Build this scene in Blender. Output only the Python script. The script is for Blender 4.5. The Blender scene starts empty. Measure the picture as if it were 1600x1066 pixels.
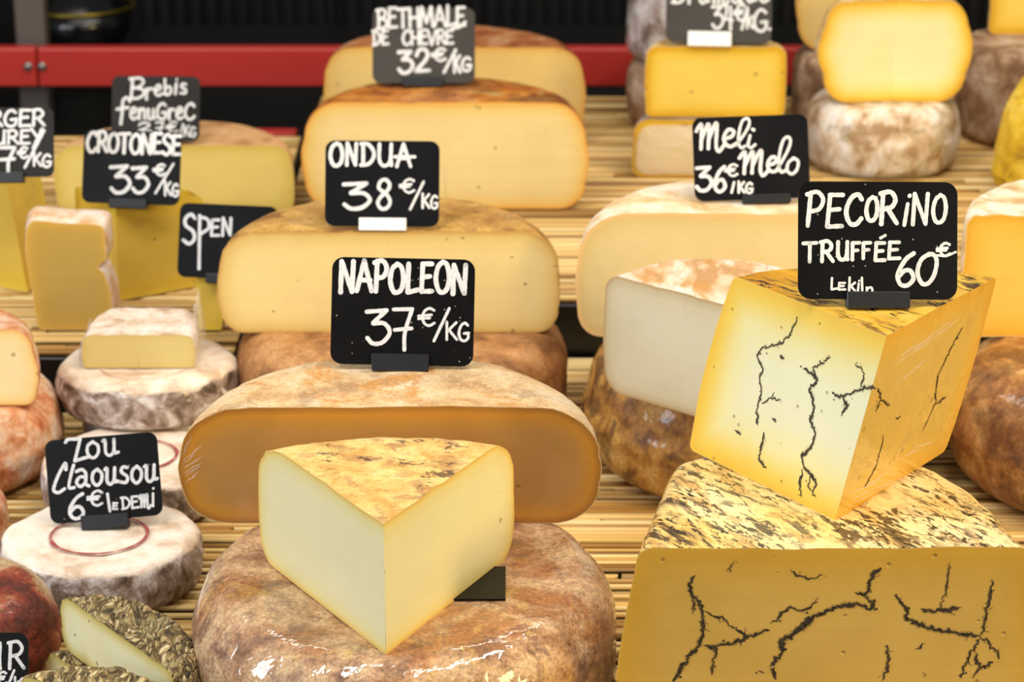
import bpy, bmesh, math, random
from mathutils import Vector, Matrix, noise

random.seed(7)
SC = bpy.context.scene
COL = SC.collection
R_ = math.radians

# ------------------------------------------------------------------ camera
FPX = 4000.0                 # focal length in pixels of the 1600 px wide frame
PITCH = R_(19.0)
CAM_H = 0.824                # height of the lens above the lower reed mat
cam_d = bpy.data.cameras.new('camera')
cam = bpy.data.objects.new('camera', cam_d)
COL.objects.link(cam)
cam.location = (0, 0, CAM_H)
cam.rotation_euler = (R_(90) - PITCH, 0, 0)
cam_d.sensor_width = 36.0
cam_d.lens = FPX / 1600.0 * 36.0
cam_d.clip_start = 0.05
cam_d.clip_end = 60
cam_d.dof.use_dof = True
cam_d.dof.focus_distance = 1.66
cam_d.dof.aperture_fstop = 13.0
SC.camera = cam

# ------------------------------------------------------------------ light
SC.view_settings.view_transform = 'Standard'
SC.view_settings.look = 'None'
SC.view_settings.gamma = 1.0
SC.view_settings.exposure = -0.12
SC.view_settings.use_curve_mapping = False

W = bpy.data.worlds.new('shop_air')
SC.world = W
W.use_nodes = True
W.node_tree.nodes['Background'].inputs[0].default_value = (1.0, 0.96, 0.91, 1)
W.node_tree.nodes['Background'].inputs[1].default_value = 0.20


def area(name, loc, target, sx, sy, power, col):
    d = bpy.data.lights.new(name, 'AREA')
    d.shape = 'RECTANGLE'
    d.size, d.size_y = sx, sy
    d.energy = power
    d.color = col
    o = bpy.data.objects.new(name, d)
    COL.objects.link(o)
    o.location = loc
    o.rotation_euler = (Vector(target) - Vector(loc)).to_track_quat('-Z', 'Y').to_euler()
    return o


# strip lamps over the counter, daylight from the shop's street side and side window, a warm lamp at the right, an added front fill
area('ceiling_strip_lamp_warm', (0.55, 1.5, 1.75), (0.1, 1.85, 0.1), 1.5, 0.14, 22, (1.0, 0.93, 0.82))
area('ceiling_strip_lamp', (-0.75, 1.2, 1.75), (-0.05, 1.8, 0.1), 0.14, 1.2, 17, (1.0, 0.97, 0.92))
area('back_strip_lamp', (0.0, 2.75, 1.55), (0.0, 2.7, 0.1), 1.8, 0.16, 12, (1.0, 0.93, 0.82))
area('street_window_light', (-1.75, -1.1, 1.35), (0, 1.9, 0.1), 1.5, 1.2, 26, (0.89, 0.95, 1.0))
area('added_fill_right', (1.55, -1.3, 1.35), (0.1, 1.9, 0.1), 1.2, 1.2, 11, (1.0, 0.92, 0.78))  # added warm-tinted fill from the front right, no known window there
area('side_window_light', (-1.75, 1.45, 0.8), (0, 1.7, 0.08), 0.3, 1.0, 17, (0.84, 0.92, 1.0))
area('side_lamp_warm', (1.6, 0.85, 0.8), (0.1, 1.6, 0.1), 0.35, 0.8, 25, (1.0, 0.77, 0.36))


# ------------------------------------------------------------------ pixel helpers (frame 1600x1066)
def ray(px, py):
    u = (px - 800.0) / FPX
    v = -(py - 533.0) / FPX
    c, s = math.cos(PITCH), math.sin(PITCH)
    return Vector((u, c + v * s, -s + v * c))


def at_z(px, py, z):
    d = ray(px, py)
    t = (z - CAM_H) / d.z
    return Vector((0, 0, CAM_H)) + d * t


def at_y(px, py, Y):
    d = ray(px, py)
    return Vector((0, 0, CAM_H)) + d * (Y / d.y)


# ------------------------------------------------------------------ object helpers
def tag_props(o, label, cat, group=None, kind=None):
    if label:
        o['label'] = label
    if cat:
        o['category'] = cat
    if group:
        o['group'] = group
    if kind:
        o['kind'] = kind
    return o


def empty(name, loc, label, cat, group=None):
    o = bpy.data.objects.new(name, None)
    o.empty_display_size = 0.02
    COL.objects.link(o)
    o.location = loc
    return tag_props(o, label, cat, group)


def link(name, bm, mats, parent=None, smooth=True, loc=None, recalc=True):
    if recalc:
        bmesh.ops.recalc_face_normals(bm, faces=bm.faces)
    me = bpy.data.meshes.new(name)
    if smooth:
        for f in bm.faces:
            f.smooth = True
    bm.to_mesh(me)
    bm.free()
    if not isinstance(mats, (list, tuple)):
        mats = [mats]
    for m in mats:
        me.materials.append(m)
    o = bpy.data.objects.new(name, me)
    COL.objects.link(o)
    if parent:
        o.parent = parent
    if loc is not None:
        o.location = loc
    return o


def add_box(bm, c, s, M=None, mi=0):
    r = bmesh.ops.create_cube(bm, size=1.0)
    vs = r['verts']
    for v in vs:
        v.co = Vector((v.co.x * s[0] + c[0], v.co.y * s[1] + c[1], v.co.z * s[2] + c[2]))
        if M is not None:
            v.co = M @ v.co
    for f in {f for v in vs for f in v.link_faces}:
        f.material_index = mi
    return vs


def bevel_all(bm, off, seg=2):
    bmesh.ops.bevel(bm, geom=list(bm.edges), offset=off, segments=seg, affect='EDGES', profile=0.5)


# ------------------------------------------------------------------ materials
def lin(c):
    out = []
    for x in c:
        x = x / 255.0
        out.append(x / 12.92 if x <= 0.04045 else ((x + 0.055) / 1.055) ** 2.4)
    return (out[0], out[1], out[2], 1.0)


class NT:
    def __init__(self, name):
        self.m = bpy.data.materials.new(name)
        self.m.use_nodes = True
        self.t = self.m.node_tree
        self.b = self.t.nodes['Principled BSDF']
        self.co = None

    def n(self, typ, **kw):
        nd = self.t.nodes.new(typ)
        for k, v in kw.items():
            if k.startswith('i_'):
                nd.inputs[k[2:].replace('_', ' ')].default_value = v
            else:
                setattr(nd, k, v)
        return nd

    def l(self, a, b):
        self.t.links.new(a, b)

    def coord(self, stretch=None):
        tc = self.n('ShaderNodeTexCoord')
        oi = self.n('ShaderNodeObjectInfo')
        ad = self.n('ShaderNodeVectorMath', operation='ADD')
        self.l(tc.outputs['Object'], ad.inputs[0])
        mu = self.n('ShaderNodeMath', operation='MULTIPLY')
        self.l(oi.outputs['Random'], mu.inputs[0])
        mu.inputs[1].default_value = 7.0
        self.l(mu.outputs[0], ad.inputs[1])
        out = ad.outputs[0]
        if stretch:
            mp = self.n('ShaderNodeMapping')
            if len(stretch) > 2:
                mp.vector_type = 'TEXTURE'
            mp.inputs['Scale'].default_value = stretch[0]
            mp.inputs['Rotation'].default_value = stretch[1]
            self.l(out, mp.inputs['Vector'])
            out = mp.outputs[0]
        return out

    def noise(self, vec, scale, detail=4, rough=0.55, dist=0.0, typ=None):
        nd = self.n('ShaderNodeTexNoise')
        if typ:
            nd.noise_type = typ
        nd.inputs['Scale'].default_value = scale
        nd.inputs['Detail'].default_value = detail
        nd.inputs['Roughness'].default_value = rough
        nd.inputs['Distortion'].default_value = dist
        self.l(vec, nd.inputs['Vector'])
        return nd.outputs['Fac'] if 'Fac' in nd.outputs else nd.outputs[0]

    def ramp(self, fac, stops):
        r = self.n('ShaderNodeValToRGB')
        e = r.color_ramp.elements
        while len(e) < len(stops):
            e.new(0.5)
        for k, (p, c) in enumerate(stops):
            e[k].position = p
            e[k].color = c if len(c) == 4 else lin(c)
        self.l(fac, r.inputs[0])
        return r.outputs[0]

    def mix(self, fac, a, b, mode='MIX'):
        m = self.n('ShaderNodeMix', data_type='RGBA', blend_type=mode)
        if isinstance(fac, (int, float)):
            m.inputs[0].default_value = fac
        else:
            self.l(fac, m.inputs[0])
        for s, i in ((a, 6), (b, 7)):
            if isinstance(s, tuple):
                m.inputs[i].default_value = s if len(s) == 4 else lin(s)
            else:
                self.l(s, m.inputs[i])
        return m.outputs[2]

    def math(self, op, a, b=None, clamp=False):
        m = self.n('ShaderNodeMath', operation=op, use_clamp=clamp)
        for s, i in ((a, 0), (b, 1)):
            if s is None:
                continue
            if isinstance(s, (int, float)):
                m.inputs[i].default_value = s
            else:
                self.l(s, m.inputs[i])
        return m.outputs[0]

    def bump(self, h, strength, dist=0.002, nrm=None):
        b = self.n('ShaderNodeBump')
        b.inputs['Strength'].default_value = strength
        b.inputs['Distance'].default_value = dist
        self.l(h, b.inputs['Height'])
        if nrm is not None:
            self.l(nrm, b.inputs['Normal'])
        return b.outputs[0]

    def film(self, vec, weight, wr=0.5, rough=0.06, scale=26):
        """clinging plastic film: a clear coat with its own wrinkles"""
        b = self.b
        b.inputs['Coat Weight'].default_value = weight
        b.inputs['Coat Roughness'].default_value = rough
        b.inputs['Coat IOR'].default_value = 1.5
        h1 = self.noise(vec, scale, 3, 0.6, 1.2, 'RIDGED_MULTIFRACTAL')
        h2 = self.noise(vec, scale * 4.5, 2, 0.5, 0.6)
        h = self.math('ADD', self.math('MULTIPLY', h1, 0.7), self.math('MULTIPLY', h2, 0.25))
        self.l(self.bump(h, wr, 0.004), b.inputs['Coat Normal'])


def plain(name, col, rough=0.5, metal=0.0, spec=0.5):
    k = NT(name)
    k.b.inputs['Base Color'].default_value = lin(col)
    k.b.inputs['Roughness'].default_value = rough
    k.b.inputs['Metallic'].default_value = metal
    k.b.inputs['Specular IOR Level'].default_value = spec
    return k.m


def rind(name, stops, scale=22, grain=420, grain_amt=0.25, rough=0.72, bump=0.5,
         speck=None, stain=None, film=0.0, wr=0.5, stretch=None, fscale=26):
    k = NT(name)
    v = k.coord(stretch)
    stops = [(.5 + (p - .5) * .6, c) for p, c in stops]
    big = k.noise(v, scale, 6, 0.62, 0.4)
    col = k.ramp(big, stops)
    if stain:
        for st in stain:
            c, sc, lo, hi, amt = st[:5]
            f = k.noise(v, sc, 6, 0.68, 0.5)
            fr = k.ramp(f, [(lo - .01, (0, 0, 0, 1)), (lo + (hi - lo) * .6, (1, 1, 1, 1))])
            if len(st) > 5:
                mk = k.ramp(k.noise(v, st[5], 2, .5), [(.42, (0, 0, 0, 1)), (.56, (1, 1, 1, 1))])
                fr = k.math('MULTIPLY', fr, mk)
            col = k.mix(k.math('MULTIPLY', fr, amt), col, c)
    fine = k.noise(v, grain, 3, 0.7)
    fr = k.ramp(fine, [(0.3, (0.25, 0.22, 0.18, 1)), (0.62, (1, 1, 1, 1))])
    col = k.mix(grain_amt, col, fr, 'MULTIPLY')
    g2 = k.ramp(k.noise(v, grain * .33, 6, .72, .3), [(0.38, (0.36, 0.30, 0.24, 1)), (0.52, (1, 1, 1, 1))])
    col = k.mix(min(.5, grain_amt * .55), col, g2, 'MULTIPLY')
    if speck:
        c, sc, lo, hi = speck
        f = k.noise(v, sc, 2, 0.5)
        fr = k.ramp(f, [(lo, (0, 0, 0, 1)), (hi, (1, 1, 1, 1))])
        f2 = k.noise(v, 30, 2, 0.5)
        fr2 = k.ramp(f2, [(0.45, (0, 0, 0, 1)), (0.6, (1, 1, 1, 1))])
        col = k.mix(k.math('MULTIPLY', fr, fr2), col, c)
    k.l(col, k.b.inputs['Base Color'])
    k.b.inputs['Roughness'].default_value = rough
    mid = k.noise(v, 110, 4, 0.6)
    h = k.math('ADD', k.math('MULTIPLY', mid, 0.6), k.math('MULTIPLY', fine, 0.4))
    k.l(k.bump(h, bump, 0.003), k.b.inputs['Normal'])
    if film:
        k.film(k.coord(), film, wr, scale=fscale)
    return k.m


def paste(name, stops, rough=0.42, holes=0.0, hole_scale=55, film=0.0, wr=0.25, blotch=0.16, streak=0.10, tight=2.2):
    """cut cheese: stops run from the rind (0) to the middle of the cut (1)"""
    k = NT(name)
    v = k.coord()
    at = k.n('ShaderNodeAttribute', attribute_name='rim')
    w = k.noise(v, 38, 4, 0.6)
    amt = k.math('MULTIPLY', k.math('SUBTRACT', w, 0.5), 0.22)
    f = k.math('ADD', at.outputs['Fac'], k.math('MULTIPLY', amt, k.math('MULTIPLY', at.outputs['Fac'], 1.6, True)))
    f = k.math('MULTIPLY', f, tight, True)
    col = k.ramp(f, stops)
    b = k.noise(v, 16, 3, 0.6)
    br = k.ramp(b, [(0.36, (0.72, 0.66, 0.55, 1)), (0.58, (1, 1, 1, 1))])
    col = k.mix(blotch, col, br, 'MULTIPLY')
    vs = k.coord(((4, 4, 160), (0, 0, 0)))
    st = k.noise(vs, 1.0, 4, 0.6)
    sr = k.ramp(st, [(0.3, (0.7, 0.66, 0.55, 1)), (0.6, (1, 1, 1, 1))])
    col = k.mix(streak, col, sr, 'MULTIPLY')
    h = k.noise(v, 300, 3, 0.6)
    nrm = k.bump(h, 0.10, 0.001)
    if holes:
        vo = k.n('ShaderNodeTexVoronoi')
        vo.inputs['Scale'].default_value = hole_scale
        k.l(v, vo.inputs['Vector'])
        hr = k.ramp(vo.outputs['Distance'], [(0.07, (1, 1, 1, 1)), (0.12, (0, 0, 0, 1))])
        sel = k.n('ShaderNodeSeparateColor')
        k.l(vo.outputs['Color'], sel.inputs[0])
        pick = k.math('GREATER_THAN', sel.outputs[0], 1.0 - holes)
        hm = k.math('MULTIPLY', hr, pick)
        col = k.mix(k.math('MULTIPLY', hm, 0.55), col, (150, 115, 50))
        inv = k.math('SUBTRACT', 1.0, hm)
        nrm = k.bump(inv, 0.5, 0.002, nrm)
    k.l(col, k.b.inputs['Base Color'])
    k.l(nrm, k.b.inputs['Normal'])
    k.b.inputs['Roughness'].default_value = rough
    if film:
        k.film(k.coord(), film, wr, scale=18)
    return k.m


# ------------------------------------------------------------------ cheese solids
def profile(R, h, tx=0.02, tz=0.02, bx=0.015, bz=0.015, bulge=0.0, flare=0.0, dome=0.0, nf=9, na=9, ns=7):
    """(r, z) from the top centre, over the edge, to the bottom centre"""
    p = []
    for i in range(nf):
        t = i / nf
        p.append(((R - tx) * t, h + dome * (1 - t * t)))
    for i in range(na):
        a = math.pi / 2 * i / na
        p.append((R - tx + tx * math.sin(a), h - tz + tz * math.cos(a)))
    z1, z0 = h - tz, bz
    for i in range(ns):
        t = i / ns
        p.append((R + bulge * math.sin(math.pi * t) + flare * t, z1 + (z0 - z1) * t))
    for i in range(na):
        a = math.pi / 2 * i / na
        p.append((R + flare - bx + bx * math.cos(a), bz - bz * math.sin(a)))
    for i in range(nf + 1):
        t = i / nf
        p.append(((R + flare - bx) * (1 - t), 0.0))
    return p


RINGS = [0, .012, .03, .06, .1, .16, .25, .38, .55, .78, 1.0]


def lathe_grid(prof, angs, rfun=None, amp=0.0012, freq=38, rag=0.0, shear=(0, 0), seed=0, lumps=0.0):
    h = max(z for _, z in prof)
    Rm = max(r for r, _ in prof)
    off = Vector((seed * 3.7, seed * 1.3, seed * 2.1))
    g = []
    for j, a in enumerate(angs):
        k = rfun(a) if rfun else 1.0
        row = []
        for (r, z) in prof:
            p = Vector((math.cos(a) * r * k, math.sin(a) * r * k, z))
            n1 = noise.noise(p * freq + off)
            n2 = noise.noise(p * freq * 3.1 + off)
            n3 = noise.noise(p * 11 + off)
            e = min(1.0, (r / Rm) ** 2 + 0.15)
            d = amp * (n1 + 0.45 * n2) + lumps * n3
            up = min(1.0, z / (0.35 * h))
            p.x += math.cos(a) * d * e
            p.y += math.sin(a) * d * e
            p.z += d * 0.7 * up
            if rag and (j == 0 or j == len(angs) - 1):
                q = noise.noise(p * 260 + off) * rag
                if 0.15 * Rm < r:
                    p.z += q * (1 if z > h * .5 else (0.4 if z > 0 else 0))
                    p.x += math.cos(a) * q * 0.5
                    p.y += math.sin(a) * q * 0.5
            p.z = max(p.z, 0.0)
            p.x += shear[0] * p.z
            p.y += shear[1] * p.z
            row.append(p)
        g.append(row)
    return g


def grid_mesh(bm, g, wrap=False):
    rows = [[bm.verts.new(p) for p in row] for row in g]
    n = len(rows)
    for j in range(n if wrap else n - 1):
        A, B = rows[j], rows[(j + 1) % n]
        for i in range(len(A) - 1):
            try:
                bm.faces.new((A[i], A[i + 1], B[i + 1], B[i]))
            except ValueError:
                pass
    bmesh.ops.remove_doubles(bm, verts=bm.verts, dist=2e-6)
    bmesh.ops.dissolve_degenerate(bm, edges=bm.edges, dist=1e-7)


def cut_strip(bm, lay, outline, prof, k, ang, h, shear):
    """one side of a cut: rings from the rind outline in to a core line at mid height"""
    Rm = max(r for r, _ in prof) * k
    m = h * 0.5
    core = []
    for (r, z) in prof:
        x = min(r * k, max(Rm - m, Rm * 0.25))
        zz = m
        core.append(Vector((math.cos(ang) * x + shear[0] * zz, math.sin(ang) * x + shear[1] * zz, zz)))
    rows = []
    for s in RINGS:
        row = []
        for p, c in zip(outline, core):
            v = bm.verts.new(p.lerp(c, s))
            v[lay] = s
            row.append(v)
        rows.append(row)
    for A, B in zip(rows, rows[1:]):
        for i in range(len(A) - 1):
            bm.faces.new((A[i], A[i + 1], B[i + 1], B[i]))


def piece(root, prof, a0, a1, rind_m, paste_m, n=None, rfun=None, amp=0.0012, rag=0.0006, shear=(0, 0),
          seed=0, lumps=0.0, names=('rind', 'cut_face'), freq=38):
    """part of a wheel between two angles (degrees): rind shell + cut face(s), children of root"""
    a0, a1 = R_(a0), R_(a1)
    n = n or max(16, int(math.degrees(a1 - a0) / 2))
    angs = [a0 + (a1 - a0) * j / n for j in range(n + 1)]
    g = lathe_grid(prof, angs, rfun, amp, freq, rag, shear, seed, lumps)
    bm = bmesh.new()
    grid_mesh(bm, g)
    rd = link(names[0], bm, rind_m, root)
    h = max(z for _, z in prof)
    faces = []
    flat = abs((a1 - a0) - math.pi) < 1e-3
    bm = None
    for idx, (row, a) in enumerate(((g[0], a0), (g[-1], a1))):
        if bm is None:
            bm = bmesh.new()
            lay = bm.verts.layers.float.new('rim')
        k = rfun(a) if rfun else 1.0
        cut_strip(bm, lay, row, prof, k, a, h, shear)
        if not flat or idx == 1:
            bmesh.ops.remove_doubles(bm, verts=bm.verts, dist=2e-6)
            bmesh.ops.dissolve_degenerate(bm, edges=bm.edges, dist=1e-7)
            faces.append(link(names[1], bm, paste_m, root, smooth=False))
            bm = None
    return rd, faces


def wheel(name, loc, prof, m, label, cat='cheese', group=None, rfun=None, amp=0.0015, seed=0, lumps=0.0, n=96,
          extra=None, mats=None):
    angs = [2 * math.pi * j / n for j in range(n)]
    g = lathe_grid(prof, angs, rfun, amp, 38, 0, (0, 0), seed, lumps)
    bm = bmesh.new()
    grid_mesh(bm, g, wrap=True)
    if extra:
        extra(bm)
    o = link(name, bm, mats or m, None, loc=loc)
    return tag_props(o, label, cat, group)


def ellip(sx, sy):
    return lambda a: 1.0 / math.sqrt((math.cos(a) / sx) ** 2 + (math.sin(a) / sy) ** 2)


def chord(R, off):
    """distance from an apex lying `off` in front (-y) of the wheel's axis, as a multiple of R"""
    def f(a):
        dx, dy = math.cos(a), math.sin(a)
        b = -off * dy
        return (-b + math.sqrt(b * b - off * off + R * R)) / R
    return f


def ring_on_top(cx, cy, r, w, z, mi=1, a0=0, a1=360, zf=None):
    def f(bm):
        n = 72
        prev = None
        for j in range(n + 1):
            a = R_(a0 + (a1 - a0) * j / n)
            ww = w * (0.8 + 0.5 * noise.noise(Vector((math.cos(a) * 3, math.sin(a) * 3, r * 50))))
            pts = []
            for rr in (r - ww / 2, r + ww / 2):
                pts.append(bm.verts.new((cx + rr * math.cos(a), cy + rr * math.sin(a), z)))
            if prev:
                fc = bm.faces.new((prev[0], prev[1], pts[1], pts[0]))
                fc.material_index = mi
            prev = pts
    return f


# ------------------------------------------------------------------ truffle veins, drawn into a cut face
def add_veins(face, lines, seed=1, base_w=0.0011, halo=True, twig=.06):
    """pixel polylines of the photograph projected on the plane of the cut face, added to its own mesh"""
    rnd = random.Random(seed)
    me = face.data
    M = face.matrix_world if face.parent is None else (face.parent.matrix_basis @ face.matrix_basis)
    bm = bmesh.new()
    bm.from_mesh(me)
    bm.faces.ensure_lookup_table()
    big = max(bm.faces, key=lambda f: f.calc_area())
    p0 = M @ big.calc_center_median()
    nr = (M.to_3x3() @ big.normal).normalized()
    cpos = Vector((0, 0, CAM_H))
    if nr.dot(cpos - p0) < 0:
        nr = -nr
    Mi = M.inverted()

    def hit(px, py):
        d = ray(px, py)
        t = (p0 - cpos).dot(nr) / d.dot(nr)
        return cpos + d * t

    def ribbon(path, ws, lift, mi):
        prev = None
        for i, (p, w) in enumerate(zip(path, ws)):
            a = path[max(0, i - 1)]
            b = path[min(len(path) - 1, i + 1)]
            t = (b - a)
            if t.length < 1e-7:
                continue
            s = nr.cross(t.normalized())
            l = bm.verts.new(Mi @ (p + s * w * rnd.uniform(.5, 1.1) + nr * lift))
            r = bm.verts.new(Mi @ (p - s * w * rnd.uniform(.5, 1.1) + nr * lift))
            if prev:
                f = bm.faces.new((prev[0], l, r, prev[1]))
                f.material_index = mi
            prev = (l, r)

    def blob(p, r, lift, mi):
        u = nr.orthogonal().normalized()
        v = nr.cross(u)
        n = 9
        ring = []
        for k in range(n):
            a = 2 * math.pi * k / n
            rr = r * rnd.uniform(.45, 1.2)
            ring.append(bm.verts.new(Mi @ (p + u * math.cos(a) * rr + v * math.sin(a) * rr + nr * lift)))
        f = bm.faces.new(ring)
        f.material_index = mi

    li = 0
    for ln in lines:
        wmul = 1.0
        pts = ln
        if isinstance(ln[0], (int, float)):
            wmul, pts = ln[0], ln[1]
        P = [hit(*q) for q in pts]
        path = [P[0]]
        for a, b in zip(P, P[1:]):
            n = max(2, int((b - a).length / 0.0013))
            for k in range(1, n + 1):
                q = a.lerp(b, k / n)
                if k < n:
                    j = Vector([rnd.gauss(0, 1) for _ in range(3)]) * 0.0006
                    q = q + (j - nr * j.dot(nr))
                path.append(q)
        m = len(path)
        ws = []
        for i in range(m):
            e = min(1.0, min(i, m - 1 - i) / 3.0 + 0.25)
            ws.append(base_w * wmul * e * (0.45 + 0.9 * abs(noise.noise(path[i] * 130 + Vector((seed, 0, 0))) * 1.7)))
        li += 1
        if halo:
            ribbon(path, [w * 1.15 + 0.0007 * wmul * min(1, min(i, m - 1 - i) / 4 + .1) for i, w in enumerate(ws)], 0.00012 + li * 4e-6, 2)
        ribbon(path, ws, 0.00030 + li * 4e-6, 1)
        for i in range(2, m - 2):
            if rnd.random() < twig:
                t = (path[i + 1] - path[i - 1]).normalized()
                sd = nr.cross(t) * rnd.choice((-1, 1))
                q = path[i].copy()
                br = [q.copy()]
                dirv = (sd + t * rnd.uniform(-.8, .8)).normalized()
                for _k in range(rnd.randint(2, 6)):
                    j = Vector([rnd.gauss(0, 1) for _ in range(3)]) * .5
                    q = q + (dirv + (j - nr * j.dot(nr))).normalized() * .0009
                    br.append(q.copy())
                ribbon(br, [base_w * .32 * (1 - .7 * z / len(br)) for z in range(len(br))], 0.00028 + li * 4e-6, 1)
        for i in range(m):
            if rnd.random() < 0.24:
                j = Vector([rnd.gauss(0, 1) for _ in range(3)]) * 0.0013
                q = path[i] + (j - nr * j.dot(nr))
                blob(q, base_w * wmul * rnd.uniform(.3, .95), 0.0004 + i * 1e-6, 1)
    bm.to_mesh(me)
    bm.free()
    me.materials.append(M_vein)
    me.materials.append(M_halo)


def add_creases(face, segs, w=.0007, seed=2):
    """pulled folds of the cling film over a cut face: low glossy ridges, a part of the same thing"""
    rnd = random.Random(seed)
    M = face.parent.matrix_basis
    big = max(face.data.polygons, key=lambda f: f.area)
    p0 = M @ big.center
    nr = (M.to_3x3() @ big.normal).normalized()
    cpos = Vector((0, 0, CAM_H))
    if nr.dot(cpos - p0) < 0:
        nr = -nr
    Mi = M.inverted()
    for (x0, y0, x1, y1) in segs:
        bm = bmesh.new()
        pts = []
        for px, py in ((x0, y0), (x1, y1)):
            d = ray(px, py)
            pts.append(cpos + d * ((p0 - cpos).dot(nr) / d.dot(nr)))
        a, b = pts
        t = (b - a).normalized()
        sd = nr.cross(t)
        prev = None
        N = 14
        for i in range(N + 1):
            f = i / N
            p = a.lerp(b, f) + sd * (.0012 * noise.noise(Vector((f * 3, x0, y0))))
            e = math.sin(math.pi * f) ** .6 * w * rnd.uniform(.7, 1.2)
            row = [bm.verts.new(Mi @ (p + sd * e + nr * .0002)), bm.verts.new(Mi @ (p + nr * (.0002 + e * .8))), bm.verts.new(Mi @ (p - sd * e + nr * .0002))]
            if prev:
                bm.faces.new((prev[0], row[0], row[1], prev[1]))
                bm.faces.new((prev[1], row[1], row[2], prev[2]))
            prev = row
        link('film_crease', bm, M_film, face.parent)


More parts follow.
